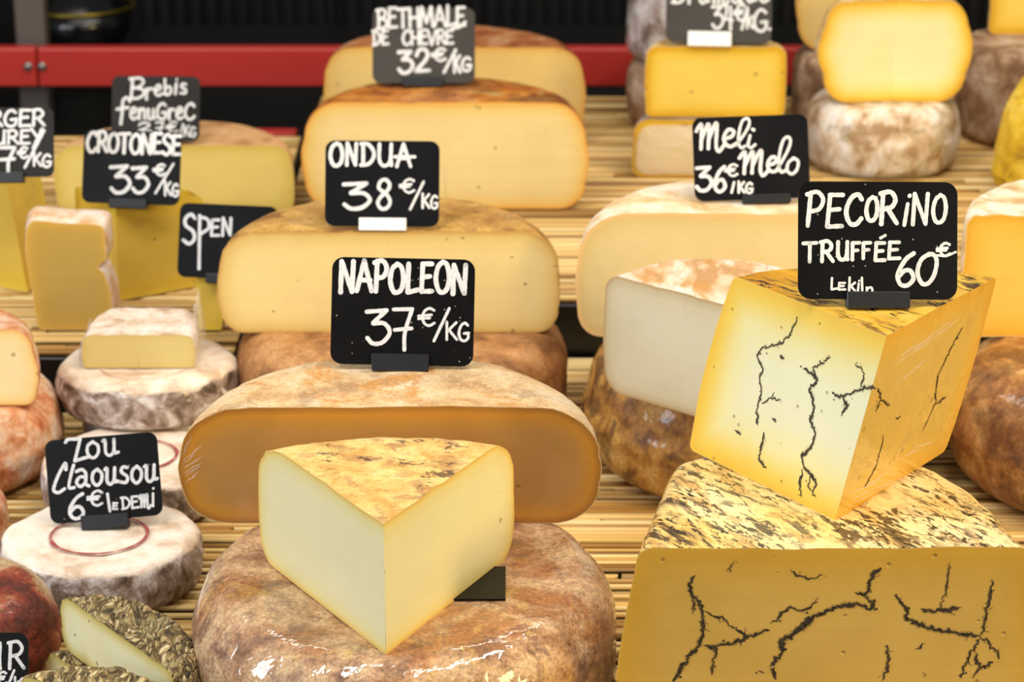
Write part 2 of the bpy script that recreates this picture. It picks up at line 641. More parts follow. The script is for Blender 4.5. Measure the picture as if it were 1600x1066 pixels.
# ------------------------------------------------------------------ handwriting
GL = {
    'A': (.8, [[(0, 0), (.38, 1)], [(.38, 1), (.78, 0)], [(.12, .36), (.7, .36)]]),
    'a': (.62, [[(.05, .62), (.3, .68), (.48, .5), (.46, .1), (.6, 0)], [(.46, .36), (.2, .38), (.03, .18), (.2, 0), (.46, .14)]]),
    'B': (.72, [[(.14, 0), (.12, 1)], [(0, .96), (.45, 1), (.62, .8), (.42, .56), (.14, .52)], [(.14, .52), (.55, .48), (.7, .25), (.45, .02), (0, .02)]]),
    'b': (.5, [[(.08, 1), (.06, .05)], [(.06, .4), (.35, .52), (.45, .25), (.25, .0), (.06, .06)]]),
    'C': (.72, [[(.68, .84), (.52, 1), (.25, .9), (.06, .58), (.06, .3), (.24, .03), (.5, .02), (.7, .2)]]),
    'D': (.74, [[(.12, .98), (.12, .02)], [(0, .98), (.4, .95), (.7, .62), (.66, .3), (.4, .05), (0, 0)]]),
    'E': (.64, [[(.6, .97), (.1, .97)], [(.12, .97), (.06, .04)], [(.06, .03), (.62, .05)], [(.08, .52), (.5, .55)]]),
    'F': (.62, [[(.08, 0), (.1, .97)], [(.1, .97), (.62, .98)], [(.09, .52), (.5, .55)]]),
    'f': (.55, [[(.55, .8), (.42, .98), (.26, .85), (.22, .3), (.16, -.3)], [(0, .42), (.48, .5)]]),
    'G': (.74, [[(.66, .86), (.46, 1), (.22, .88), (.05, .5), (.14, .12), (.42, 0), (.66, .16), (.68, .44)], [(.4, .42), (.72, .44)]]),
    'H': (.7, [[(.06, 0), (.06, 1)], [(.64, 0), (.64, 1)], [(.06, .5), (.64, .52)]]),
    'I': (.2, [[(.1, 0), (.1, 1)]]),
    'i': (.26, [[(.08, 0), (.16, .68)], [(.2, .93), (.21, .95)]]),
    'j': (.34, [[(.14, .6), (.1, .12), (.2, 0), (.34, .14)], [(.2, .93), (.21, .95)]]),
    'K': (.66, [[(.08, 0), (.08, 1)], [(.62, .96), (.1, .45)], [(.2, .55), (.66, 0)]]),
    'k': (.5, [[(.06, 0), (.1, 1)], [(.44, .62), (.1, .32)], [(.16, .38), (.46, 0)]]),
    'L': (.6, [[(.1, 1), (.06, .04)], [(.06, .03), (.6, .12)]]),
    'l': (.34, [[(.02, .3), (.22, .6), (.34, 1.0), (.2, 1.25), (.08, 1.0), (.06, .25), (.16, .02), (.36, .12)]]),
    '|': (.2, [[(.08, 1), (.1, .05)]]),
    'M': (.95, [[(.04, 0), (.14, 1)], [(.14, 1), (.46, .2)], [(.46, .2), (.8, 1)], [(.8, 1), (.9, 0)]]),
    'm': (.95, [[(0, .72), (.14, .95), (.2, .9), (.12, 0)], [(.14, .3), (.38, .88), (.46, .9), (.38, 0)], [(.4, .3), (.66, .92), (.74, .9), (.66, .1), (.74, -.15), (.95, .1)]]),
    'N': (.76, [[(.04, 0), (.08, 1)], [(.08, 1), (.64, .02)], [(.64, .02), (.7, 1)]]),
    'n': (.5, [[(.05, .6), (.05, 0)], [(.05, .35), (.25, .62), (.42, .5), (.44, 0)]]),
    'O': (.78, [[(.42, 1), (.16, .84), (.04, .45), (.18, .08), (.42, 0), (.66, .16), (.74, .55), (.62, .9), (.4, 1)]]),
    'o': (.52, [[(.3, .64), (.08, .5), (.04, .2), (.22, 0), (.44, .14), (.48, .45), (.28, .64)]]),
    'P': (.66, [[(.08, 0), (.14, .98)], [(0, .93), (.4, 1), (.64, .78), (.5, .5), (.12, .42)]]),
    'p': (.5, [[(.08, .95), (.08, -.75)], [(.08, .9), (.36, .98), (.44, .62), (.1, .42)]]),
    'R': (.72, [[(.08, 0), (.12, .97)], [(.02, .95), (.42, 1), (.62, .76), (.46, .52), (.12, .46)], [(.3, .5), (.7, .02)]]),
    'r': (.42, [[(.06, .6), (.06, 0)], [(.06, .35), (.2, .6), (.42, .58)]]),
    'S': (.64, [[(.6, .86), (.4, 1), (.12, .86), (.14, .62), (.5, .42), (.56, .16), (.3, 0), (.02, .12)]]),
    's': (.42, [[(.38, .6), (.16, .62), (.1, .44), (.36, .24), (.3, .03), (.02, .06)]]),
    'T': (.72, [[(0, .95), (.72, .98)], [(.36, .96), (.34, 0)]]),
    'U': (.7, [[(.06, 1), (.05, .3), (.2, .02), (.44, .04), (.58, .3), (.62, 1)], [(.6, .4), (.62, .02)]]),
    'V': (.7, [[(0, 1), (.32, 0)], [(.32, 0), (.68, 1)]]),
    'u': (.55, [[(0, .6), (.1, .62), (.08, .15), (.22, 0), (.4, .15), (.46, .64)], [(.44, .5), (.44, .1), (.58, .1)]]),
    'v': (.55, [[(0, .6), (.1, .62), (.1, .15), (.24, 0), (.4, .15), (.48, .6), (.56, .64)]]),
    'Y': (.7, [[(0, 1), (.32, .5)], [(.7, 1), (.1, -.35)]]),
    'Z': (.7, [[(0, .84), (.1, .98), (.46, .98)], [(.46, .98), (.3, .04)], [(.3, .02), (.72, .2)]]),
    'e': (.5, [[(.04, .3), (.34, .4), (.42, .58), (.26, .68), (.08, .45), (.08, .15), (.26, 0), (.52, .12)]]),
    '0': (.74, [[(.45, 1), (.16, .8), (.04, .4), (.2, .04), (.44, .02), (.66, .3), (.74, .75), (.6, .98), (.4, .96)]]),
    '1': (.3, [[(.05, 0), (.2, 1)]]),
    '2': (.64, [[(.05, .72), (.16, .95), (.4, 1), (.56, .8), (.44, .5), (.02, .06)], [(.02, .05), (.64, .08)]]),
    '3': (.72, [[(0, .92), (.62, .96)], [(.62, .96), (.2, .6)], [(.2, .58), (.55, .58), (.72, .32), (.5, .04), (.2, 0), (.02, .16)]]),
    '4': (.66, [[(.22, 1), (.06, .42)], [(.06, .42), (.62, .36)], [(.46, .9), (.44, 0)]]),
    '6': (.66, [[(.58, .98), (.3, .78), (.06, .35), (.16, .04), (.42, 0), (.62, .2), (.5, .44), (.28, .44), (.1, .26)]]),
    '7': (.66, [[(.02, .97), (.64, .98)], [(.64, .98), (.4, .35), (.38, -.12)], [(.06, .42), (.62, .46)]]),
    '8': (.6, [[(.36, .52), (.08, .72), (.16, .95), (.38, 1), (.54, .84), (.46, .64), (.14, .38), (.04, .18), (.18, .0), (.42, .02), (.56, .22), (.46, .44), (.3, .54)]]),
    '€': (.72, [[(.7, .88), (.5, 1), (.28, .85), (.18, .5), (.26, .14), (.48, 0), (.72, .16)], [(0, .56), (.58, .62)], [(0, .4), (.5, .44)]]),
    '/': (.5, [[(0, 0), (.48, 1)]]),
    "'": (.3, [[(.0, .0), (.3, .12)]]),
    '.': (.16, [[(.07, .04), (.09, .06)]]),
    ' ': (.3, []),
}


def smooth_line(pts, n=6):
    if len(pts) < 3:
        return [Vector(p) for p in pts]
    P = [Vector(p) for p in pts]
    P = [P[0] * 2 - P[1]] + P + [P[-1] * 2 - P[-2]]
    out = []
    for i in range(1, len(P) - 2):
        for k in range(n):
            t = k / n
            a, b, c, d = P[i - 1], P[i], P[i + 1], P[i + 2]
            out.append(0.5 * ((2 * b) + (c - a) * t + (2 * a - 5 * b + 4 * c - d) * t * t + (3 * b - a - 3 * c + d) * t ** 3))
    out.append(P[-2])
    return out


class Pen:
    """collects pen strokes in photograph pixels"""
    def __init__(self):
        self.s = []

    def box(self, ch, x0, yt, x1, yb, w, slant=0.0):
        gw, strokes = GL[ch]
        for st in strokes:
            self.s.append(([(x0 + (p[0] / gw) * (x1 - x0) + slant * p[1] * (yb - yt), yb - p[1] * (yb - yt)) for p in st], w))
        return self

    def line(self, text, x0, y0, x1, y1, h, w, slant=0.0, gap=.16):
        tot = sum(GL[c][0] for c in text) + gap * (len(text) - 1)
        L = math.hypot(x1 - x0, y1 - y0)
        ux, uy = (x1 - x0) / L, (y1 - y0) / L
        k = L / tot
        cur = 0.0
        rnd = random.Random(len(text) + int(x0))
        for c in text:
            jy = rnd.uniform(-.03, .03) * h
            hh = h * rnd.uniform(.94, 1.05)
            for st in GL[c][1]:
                pts = []
                for (gx, gy) in st:
                    a = (cur + gx) * k + slant * gy * hh
                    b = gy * hh + jy
                    pts.append((x0 + ux * a + uy * b, y0 + uy * a - ux * b))
                self.s.append((pts, w))
            cur += GL[c][0] + gap
        return self

    def seg(self, pts, w):
        self.s.append((pts, w))
        return self


def stroke_mesh(bm, lay, q, pts, w, z, rnd):
    P = smooth_line(pts)
    dense = []
    for a, b in zip(P, P[1:]):
        n = max(1, int((b - a).length / (w * 0.5)))
        for k in range(n):
            dense.append(a.lerp(b, k / n))
    dense.append(P[-1])
    prev = None
    m = len(dense)
    ws = [w * 0.5 * (0.92 + 0.16 * noise.noise(Vector((p.x * 900, p.y * 900, z * 1e5)))) for p in dense]
    for i, p in enumerate(dense):
        t = dense[min(m - 1, i + 1)] - dense[max(0, i - 1)]
        if t.length < 1e-9:
            continue
        t.normalize()
        s = Vector((-t.y, t.x))
        l = bm.verts.new((p.x + s.x * ws[i], p.y + s.y * ws[i], z))
        r = bm.verts.new((p.x - s.x * ws[i], p.y - s.y * ws[i], z))
        l[lay], r[lay] = q * 7.3, q * 7.3 + 2.0
        if prev:
            bm.faces.new((prev[0], prev[1], r, l))
        prev = (l, r)
    for p, ww, zz in ((dense[0], ws[0], z + 2e-6), (dense[-1], ws[-1], z + 4e-6)):
        cap = [bm.verts.new((p.x + math.cos(a * math.pi / 5) * ww, p.y + math.sin(a * math.pi / 5) * ww, zz)) for a in range(10)]
        for v in cap:
            v[lay] = q * 7.3 + 1.0
        bm.faces.new(cap)


def price_tag(z, hx, hy, left, top, right, bottom, holder, pen, label, roll=0.0, lean=20.0, board_m=None, holder_m=None,
              corner=0.11, hw=None, lift=0.0):
    """z: height it stands at; (hx,hy): pixel at the middle of the holder's foot; the rest: pixel edges of the board"""
    base = at_z(hx, hy, z)
    t = (base - Vector((0, 0, CAM_H))).length / ray(hx, hy).length
    k = t / FPX
    la = R_(lean)
    u0 = Vector((0, math.sin(la), math.cos(la)))
    n = Vector((0, -math.cos(la), math.sin(la)))
    r0 = Vector((1, 0, 0))
    ro = R_(-roll)
    r = r0 * math.cos(ro) + u0 * math.sin(ro)
    u = n.cross(r)
    root = empty('price_tag', base, label, 'price tag', 'chalkboard price tags on the cheeses')
    M = Matrix((r, u, n)).transposed()
    root.rotation_euler = M.to_euler()

    def loc(px, py):
        dx, dy = (px - hx) * k, -(py - hy) * k
        c, s = math.cos(R_(roll)), math.sin(R_(roll))
        # turn the picture axes into the tag's own axes
        return Vector((dx * c - dy * s, dx * s + dy * c))
    cx, cy = loc((left + right) / 2, (top + bottom) / 2)
    bw, bh = (right - left) * k, (bottom - top) * k
    rad = corner * bh
    th = 0.0012
    bm = bmesh.new()
    out = []
    for (sx, sy, a0) in ((1, 1, 0), (-1, 1, 90), (-1, -1, 180), (1, -1, 270)):
        for q in range(7):
            a = R_(a0 + 15 * q)
            out.append((cx + sx * (bw / 2 - rad) + rad * math.cos(a), cy + sy * (bh / 2 - rad) + rad * math.sin(a)))
    f = bm.faces.new([bm.verts.new((x, y, -th / 2)) for x, y in out])
    ex = bmesh.ops.extrude_face_region(bm, geom=[f])
    for v in ex['geom']:
        if isinstance(v, bmesh.types.BMVert):
            v.co.z += th
    board = link('board', bm, board_m or M_slate, root, smooth=False)
    # holder: a slotted clip on a wider foot
    x0, y0, x1, y1 = holder
    w2 = (x1 - x0) * k
    hh = (y1 - y0) * k
    hcx = loc((x0 + x1) / 2, y1)[0]
    bm = bmesh.new()
    add_box(bm, (hcx, hh / 2, 0.0035), (w2, hh, 0.0045))
    add_box(bm, (hcx, hh / 2, -0.0035), (w2, hh, 0.0045))
    add_box(bm, (hcx, 0.0013, 0), (w2, 0.0026, 0.0110))
    bevel_all(bm, 0.0005, 1)
    link('holder', bm, holder_m or M_black_plastic, root, smooth=False)
    if pen:
        bm = bmesh.new()
        lay = bm.verts.layers.float.new('across')
        rnd = random.Random(3)
        for q, (pts, w) in enumerate(pen.s):
            stroke_mesh(bm, lay, q, [loc(*p) for p in pts], w * k, th / 2 + 0.00012 + q * 8e-6, rnd)
        link('lettering', bm, M_chalk, board, smooth=False, recalc=False)
    return root

# ================================================================== materials of the place
M_slate = None
def slate(name, col, rough, dust):
    k = NT(name)
    v = k.coord()
    b = k.noise(v, 18, 3, .6)
    c = k.ramp(b, [(.3, tuple(max(0, x - 4) for x in col)), (.7, tuple(x + 5 for x in col))])
    if dust:
        vo = k.n('ShaderNodeTexVoronoi')
        vo.inputs['Scale'].default_value = 260
        k.l(v, vo.inputs['Vector'])
        d = k.ramp(vo.outputs['Distance'], [(.10, (1, 1, 1, 1)), (.15, (0, 0, 0, 1))])
        sel = k.n('ShaderNodeSeparateColor')
        k.l(vo.outputs['Color'], sel.inputs[0])
        pick = k.math('GREATER_THAN', sel.outputs[0], 1 - dust)
        c = k.mix(k.math('MULTIPLY', k.math('MULTIPLY', d, pick), .8), c, (190, 180, 165))
    k.l(c, k.b.inputs['Base Color'])
    k.b.inputs['Roughness'].default_value = rough
    k.b.inputs['Specular IOR Level'].default_value = 0.16
    return k.m


M_slate = slate('slate_black', (14, 13, 13), .3, .14)
M_slate_clean = slate('slate_black_clean', (17, 17, 20), .32, 0)
M_slate_hazed = slate('slate_hazed', (66, 63, 60), .5, 0)  # black board greyed in its colour to stand for haze and reflection
M_slate_part_hazed = slate('slate_part_hazed', (40, 38, 37), .45, 0)  # weaker haze and reflection put into the board colour
M_black_plastic = plain('black_plastic', (26, 26, 30), .35)
M_white_plastic = plain('white_plastic', (245, 243, 240), .4)
k = NT('paint_marker_white')
_a = k.n('ShaderNodeAttribute', attribute_name='across')
_cb = k.n('ShaderNodeCombineXYZ')
k.l(_a.outputs['Fac'], _cb.inputs[0])
_n = k.noise(_cb.outputs[0], 3.2, 3, .7)
_n2 = k.noise(k.coord(), 500, 2, .6)
k.l(k.ramp(k.math('ADD', k.math('MULTIPLY', _n, .8), k.math('MULTIPLY', _n2, .2)), [(.34, (150, 150, 152)), (.5, (224, 224, 225)), (.62, (244, 243, 243))]), k.b.inputs['Base Color'])
k.b.inputs['Roughness'].default_value = .55
M_chalk = k.m

M_vein = rind('truffle_vein', [(.3, (34, 25, 18)), (.7, (72, 56, 38))], scale=160, grain=700, rough=.6)
k = NT('truffle_vein_halo')
k.b.inputs['Base Color'].default_value = lin((120, 100, 58))
k.b.inputs['Roughness'].default_value = .5
k.b.inputs['Alpha'].default_value = .26
M_halo = k.m

# rinds
M_aged = rind('aged_washed_rind', [(.28, (150, 104, 68)), (.42, (200, 152, 108)), (.55, (222, 180, 138)), (.72, (234, 198, 148))],
              scale=24, grain=380, grain_amt=.68, rough=.6, bump=.9,
              stain=[((178, 104, 30), 13, .52, .66, .75), ((104, 52, 32), 19, .57, .68, .75), ((222, 184, 92), 26, .58, .70, .6), ((150, 112, 92), 60, .55, .65, .5)],
              film=.9, wr=.95, fscale=17)
M_tomme = rind('tomme_rind', [(.28, (206, 162, 110)), (.45, (232, 194, 142)), (.6, (238, 206, 160)), (.75, (242, 218, 180))],
               scale=26, grain=520, grain_amt=.46, rough=.8, bump=.7,
               stain=[((214, 142, 46), 15, .55, .68, .75), ((168, 136, 104), 22, .55, .68, .55), ((160, 84, 40), 17, .60, .70, .65)], film=.1, wr=.4)
M_wedge_rind = rind('wedge_rind', [(.28, (218, 166, 86)), (.45, (240, 194, 112)), (.7, (248, 216, 144))],
                    scale=40, grain=480, grain_amt=.36, rough=.75, bump=.8,
                    stain=[((166, 122, 78), 46, .52, .62, .7, 15), ((176, 84, 34), 40, .58, .66, .85, 13), ((84, 52, 36), 60, .58, .64, .85, 14)])
M_ondua = rind('ochre_rind', [(.28, (148, 100, 44)), (.45, (206, 156, 72)), (.7, (226, 180, 96))],
               scale=30, grain=420, grain_amt=0.52, rough=.85, bump=.7,
               stain=[((168, 112, 60), 12, .52, .66, .5), ((196, 160, 120), 14, .58, .7, .5)])
M_ondua_base = rind('brown_rind_wheel', [(.3, (150, 98, 52)), (.5, (196, 138, 80)), (.7, (214, 160, 104))], scale=24, grain=420,
                    grain_amt=0.51, rough=.75, stain=[((120, 74, 40), 16, .52, .66, .6)])
M_orange = rind('orange_rind', [(.28, (170, 92, 26)), (.45, (214, 126, 40)), (.62, (232, 158, 66)), (.75, (240, 196, 120))],
                scale=24, grain=340, grain_amt=0.58, rough=.55, bump=.7, stain=[((120, 62, 24), 12, .5, .64, .7)], film=.3, wr=.5)
M_orange_back = rind('reddish_rind', [(.28, (146, 80, 38)), (.45, (198, 118, 66)), (.62, (218, 146, 92)), (.75, (236, 200, 160))],
                     scale=24, grain=340, grain_amt=0.43, rough=.5, bump=.6, film=.5, wr=.6)
M_brebis = rind('pinkish_rind', [(.3, (186, 134, 84)), (.5, (218, 166, 112)), (.7, (228, 182, 132))], scale=20, grain=420, grain_amt=0.29, rough=.8)
M_meli = rind('pale_rind', [(.3, (222, 178, 122)), (.45, (240, 208, 162)), (.6, (246, 226, 196)), (.72, (250, 238, 222))], scale=22, grain=420,
              grain_amt=0.20, rough=.7, stain=[((206, 152, 84), 30, .58, .68, .5)])
M_middle = rind('bloomy_rind', [(.32, (196, 150, 98)), (.42, (220, 186, 144)), (.54, (232, 210, 186)), (.7, (238, 226, 214))], scale=26, grain=380,
                grain_amt=0.17, rough=.75, stain=[((204, 146, 74), 42, .55, .62, .7)], stretch=((1, .5, 1), (0, 0, .6)))
M_mottled = rind('mottled_brown_rind', [(.28, (122, 78, 26)), (.42, (176, 122, 48)), (.55, (206, 152, 66)), (.7, (220, 172, 92))],
                 scale=34, grain=300, grain_amt=0.58, rough=.6, bump=.5, stain=[((92, 60, 28), 24, .54, .66, .7), ((190, 134, 90), 15, .56, .7, .5)],
                 film=.35, wr=.4)
M_copper = rind('coppery_rind', [(.28, (120, 70, 32)), (.45, (172, 112, 54)), (.6, (202, 146, 80)), (.75, (218, 172, 112))], scale=30, grain=300,
                grain_amt=0.58, rough=.6, bump=.5, stain=[((100, 60, 30), 16, .52, .66, .6)], film=.55, wr=.5)
M_pec_rind = rind('truffle_rind', [(.28, (244, 196, 104)), (.5, (252, 220, 150)), (.7, (254, 232, 182))], scale=14, grain=420, grain_amt=0.17,
                  rough=.42, bump=.4,
                  stain=[((196, 136, 54), 60, .53, .62, .6), ((70, 50, 36), 66, .535, .575, .94, 26), ((36, 27, 20), 170, .545, .58, .95, 22)],
                  speck=((30, 22, 18), 330, .57, .60), stretch=((2.3, .8, 1.0), (0, 0, -1.05), 1), film=.55, wr=.5, fscale=30)
M_pecw_rind = rind('yellow_truffle_rind', [(.28, (216, 150, 24)), (.5, (240, 184, 50)), (.7, (250, 206, 90))], scale=18, grain=420, grain_amt=0.17,
                   rough=.42, stain=[((160, 100, 24), 44, .55, .66, .6), ((60, 42, 26), 62, .55, .60, .92, 28)],
                   speck=((44, 32, 20), 170, .60, .63), stretch=((2.0, .8, 1), (0, 0, -.9), 1), film=.7, wr=.6)
M_white = rind('white_bloomy_rind', [(.3, (186, 152, 122)), (.45, (220, 194, 168)), (.6, (232, 214, 198)), (.75, (238, 226, 216))], scale=40, grain=300, grain_amt=0.14,
               rough=.8, bump=.5)
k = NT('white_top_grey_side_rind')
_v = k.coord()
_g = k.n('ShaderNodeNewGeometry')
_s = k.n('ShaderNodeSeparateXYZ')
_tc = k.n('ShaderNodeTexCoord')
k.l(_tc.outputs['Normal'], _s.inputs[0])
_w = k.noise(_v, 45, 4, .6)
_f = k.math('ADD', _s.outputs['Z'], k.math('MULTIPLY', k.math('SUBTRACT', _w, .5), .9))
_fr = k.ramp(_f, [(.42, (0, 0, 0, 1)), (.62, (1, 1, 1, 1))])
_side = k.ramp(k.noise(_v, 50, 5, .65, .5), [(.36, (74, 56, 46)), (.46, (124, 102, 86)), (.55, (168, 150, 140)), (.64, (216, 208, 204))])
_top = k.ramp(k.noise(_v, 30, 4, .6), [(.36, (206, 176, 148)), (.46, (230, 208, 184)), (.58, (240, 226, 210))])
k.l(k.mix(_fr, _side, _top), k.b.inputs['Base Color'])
k.b.inputs['Roughness'].default_value = .7
k.l(k.bump(k.noise(_v, 80, 5, .65), .55, .004), k.b.inputs['Normal'])
k.film(_v, .35, .7, scale=24)
M_bloomy = k.m
M_stamp = rind('red_stamp_ink', [(.35, (150, 60, 56)), (.6, (168, 84, 76)), (.72, (214, 170, 156))], scale=120, grain=420, grain_amt=0.14)
M_stamp_faint = plain('faint_stamp_ink', (222, 176, 160), .7)
M_goat = rind('greyish_white_rind', [(.28, (176, 140, 100)), (.42, (222, 194, 160)), (.55, (238, 224, 206)), (.72, (248, 242, 236))], scale=30, grain=300,
              grain_amt=0.22, rough=.65, bump=.6, stain=[((150, 122, 62), 24, .54, .66, .55)], film=.35, wr=.5)
M_wrapped = rind('film_wrapped_rind', [(.28, (130, 108, 96)), (.42, (178, 160, 150)), (.56, (216, 208, 204)), (.7, (236, 232, 232))], scale=26, grain=200,
                 grain_amt=0.29, rough=.5, bump=.5, film=.9, wr=.8, fscale=22)
M_brownwhite = rind('brown_white_rind', [(.28, (134, 98, 70)), (.45, (180, 144, 112)), (.6, (206, 176, 148)), (.75, (226, 204, 184))], scale=26, grain=260,
                    grain_amt=0.43, rough=.8, stain=[((160, 130, 56), 22, .58, .7, .5)])
M_peach = rind('peach_rind', [(.28, (184, 104, 62)), (.45, (222, 150, 104)), (.6, (238, 190, 152)), (.75, (246, 222, 204))], scale=40, grain=260,
               grain_amt=0.29, rough=.55, bump=.6, stain=[((204, 98, 44), 26, .56, .68, .6)], film=.5, wr=.5)
M_rust = rind('rust_red_rind', [(.28, (92, 30, 16)), (.42, (140, 52, 26)), (.52, (170, 86, 50)), (.6, (196, 160, 116)), (.75, (214, 190, 156))], scale=20,
              grain=240, grain_amt=0.70, rough=.6, bump=.9, stain=[((70, 74, 50), 40, .6, .68, .5)], film=.2)
M_yellow_wax = rind('yellow_rind', [(.28, (178, 132, 14)), (.42, (222, 174, 26)), (.6, (240, 198, 50)), (.75, (246, 214, 96))], scale=26, grain=260,
                    grain_amt=0.29, rough=.5, stain=[((130, 96, 22), 38, .58, .68, .6)])
M_pale_yellow_rind = rind('pale_yellow_rind', [(.3, (200, 156, 84)), (.5, (228, 190, 120)), (.7, (246, 222, 176))], scale=40, grain=300, grain_amt=0.29, rough=.7)
M_slab_rind = rind('pinkish_white_rind', [(.3, (214, 168, 120)), (.5, (234, 204, 176)), (.7, (240, 224, 216))], scale=40, grain=300, grain_amt=.2, rough=.6)
M_wavy_white = rind('creased_white_rind', [(.3, (206, 168, 116)), (.45, (236, 208, 160)), (.65, (250, 238, 216))], scale=46, grain=300, grain_amt=0.22, rough=.6, bump=.7)

# herbs
k = NT('dried_herb_crust')
_v = k.coord(((1, 1, 1), (0, 0, 0)))
_vo = k.n('ShaderNodeTexVoronoi')
_vo.inputs['Scale'].default_value = 430
_mp = k.n('ShaderNodeMapping')
_mp.inputs['Scale'].default_value = (1.0, .36, .8)
_mp.inputs['Rotation'].default_value = (0, 0, .5)
k.l(_v, _mp.inputs[0])
_dn = k.n('ShaderNodeTexNoise')
_dn.inputs['Scale'].default_value = 60
k.l(_mp.outputs[0], _dn.inputs['Vector'])
_ad = k.n('ShaderNodeVectorMath', operation='MULTIPLY_ADD')
k.l(_dn.outputs['Color'], _ad.inputs[0])
_ad.inputs[1].default_value = (.02, .02, .02)
k.l(_mp.outputs[0], _ad.inputs[2])
k.l(_ad.outputs[0], _vo.inputs['Vector'])
_sep = k.n('ShaderNodeSeparateColor')
k.l(_vo.outputs['Color'], _sep.inputs[0])
_c = k.ramp(_sep.outputs[0], [(0, (60, 46, 26)), (.3, (112, 92, 50)), (.55, (154, 130, 82)), (.8, (196, 172, 120)), (1, (226, 208, 164))])
_d = k.ramp(_vo.outputs['Distance'], [(.3, (1, 1, 1, 1)), (.75, (.35, .3, .2, 1))])
_c = k.mix(.8, _c, _d, 'MULTIPLY')
_c = k.mix(k.math('MULTIPLY', k.ramp(k.noise(k.coord(), 36, 3, .6), [(.52, (0, 0, 0, 1)), (.66, (1, 1, 1, 1))]), .5), _c, (176, 160, 110))
k.l(_c, k.b.inputs['Base Color'])
k.b.inputs['Roughness'].default_value = .75
k.l(k.bump(k.math('SUBTRACT', 1.0, _vo.outputs['Distance']), .9, .004), k.b.inputs['Normal'])
M_herb = k.m

# pastes (rind edge ... middle)
P_nap = paste('golden_paste', [(0, (236, 206, 150)), (.04, (168, 112, 42)), (.3, (204, 142, 50)), (.7, (190, 138, 64)), (1, (182, 136, 72))],
              rough=.35, film=.7, wr=.25, blotch=.3, holes=0.16)
P_wedge = paste('ivory_paste', [(0, (224, 190, 130)), (.03, (222, 184, 90)), (.12, (230, 206, 124)), (.26, (230, 217, 154)), (.8, (231, 224, 178))],
                rough=.4, holes=0.20, blotch=.1)
P_pec = paste('amber_truffle_paste', [(0, (226, 186, 100)), (.03, (220, 172, 64)), (.2, (216, 170, 70)), (.6, (218, 178, 88)), (1, (220, 182, 96))],
              rough=.3, film=.8, wr=.2, holes=0.32, hole_scale=70, blotch=.25, streak=.12)
P_pecw = paste('truffle_paste', [(0, (236, 196, 90)), (.02, (236, 190, 60)), (.16, (236, 204, 90)), (.42, (234, 224, 160)), (.75, (232, 230, 192))],
               rough=.35, holes=0.40, hole_scale=80, blotch=.08, streak=.03, tight=1.0)
P_pecw_wrapped = paste('wrapped_truffle_paste', [(0, (232, 180, 60)), (.05, (232, 176, 40)), (.3, (232, 184, 62)), (.7, (226, 186, 82)), (1, (220, 184, 90))],
                       rough=.3, film=.9, wr=.7, holes=0.24, blotch=.15)
P_ondua = paste('butter_paste', [(0, (196, 146, 84)), (.03, (204, 166, 90)), (.2, (222, 192, 118)), (.6, (232, 208, 140)), (1, (236, 213, 148))], holes=0.64)
P_beth = paste('pale_gold_paste', [(0, (222, 150, 70)), (.05, (238, 180, 84)), (.25, (238, 204, 122)), (.6, (240, 214, 146)), (1, (241, 218, 156))], holes=0.28, streak=.16)
P_beth_back = paste('deep_gold_paste', [(0, (220, 150, 70)), (.05, (232, 182, 88)), (.3, (236, 200, 120)), (1, (238, 207, 132))], holes=0.64)
P_brebis = paste('greenish_yellow_paste', [(0, (226, 190, 120)), (.06, (210, 184, 92)), (.4, (222, 198, 106)), (1, (230, 208, 124))], holes=0.48, hole_scale=40)
P_croto = paste('mustard_paste', [(0, (236, 206, 110)), (.05, (236, 204, 70)), (.4, (230, 194, 68)), (1, (226, 192, 80))], holes=0.48)
P_slab = paste('dull_gold_paste', [(0, (232, 190, 110)), (.05, (210, 168, 78)), (.4, (196, 160, 76)), (1, (192, 160, 82))], holes=0.32, rough=.3)
P_meli = paste('cream_paste', [(0, (240, 198, 138)), (.05, (238, 200, 136)), (.18, (224, 198, 132)), (.45, (228, 208, 148)), (1, (232, 213, 156))], film=.4, wr=.12)
P_middle = paste('white_cream_paste', [(0, (206, 164, 112)), (.03, (200, 172, 124)), (.15, (216, 198, 156)), (.4, (226, 214, 178)), (1, (230, 220, 188))], holes=0.56, hole_scale=42)
P_yellow = paste('bright_yellow_paste', [(0, (236, 186, 80)), (.06, (232, 176, 40)), (.25, (244, 206, 84)), (.55, (250, 226, 140)), (1, (252, 236, 176))], film=.3, wr=.05)
P_yblock = paste('lemon_yellow_paste', [(0, (240, 206, 140)), (.05, (214, 160, 22)), (.22, (226, 178, 40)), (.5, (240, 200, 72)), (1, (246, 212, 96))], holes=0.40, hole_scale=40, film=.3, wr=.05)
P_rblock = paste('honey_yellow_paste', [(0, (240, 206, 140)), (.05, (226, 170, 50)), (.3, (236, 186, 70)), (1, (240, 198, 90))])
P_herb = paste('pale_green_paste', [(0, (150, 130, 70)), (.05, (196, 176, 96)), (.3, (214, 198, 126)), (.7, (228, 218, 164)), (1, (232, 226, 182))], holes=0.60, hole_scale=60)
P_soft = paste('soft_cream_paste', [(0, (238, 214, 170)), (.06, (200, 176, 108)), (.3, (214, 192, 122)), (1, (216, 196, 130))])
P_left = paste('straw_paste', [(0, (226, 160, 90)), (.08, (240, 196, 116)), (.3, (244, 216, 150)), (1, (246, 226, 172))], holes=0.40)

k = NT('clear_film')
k.b.inputs['Base Color'].default_value = (.95, .95, 1, 1)
k.b.inputs['Roughness'].default_value = .12
k.b.inputs['Alpha'].default_value = .22
k.b.inputs['Specular IOR Level'].default_value = .8
k.l(k.bump(k.noise(k.coord(), 90, 3, .6), .8, .004), k.b.inputs['Normal'])
M_film = k.m

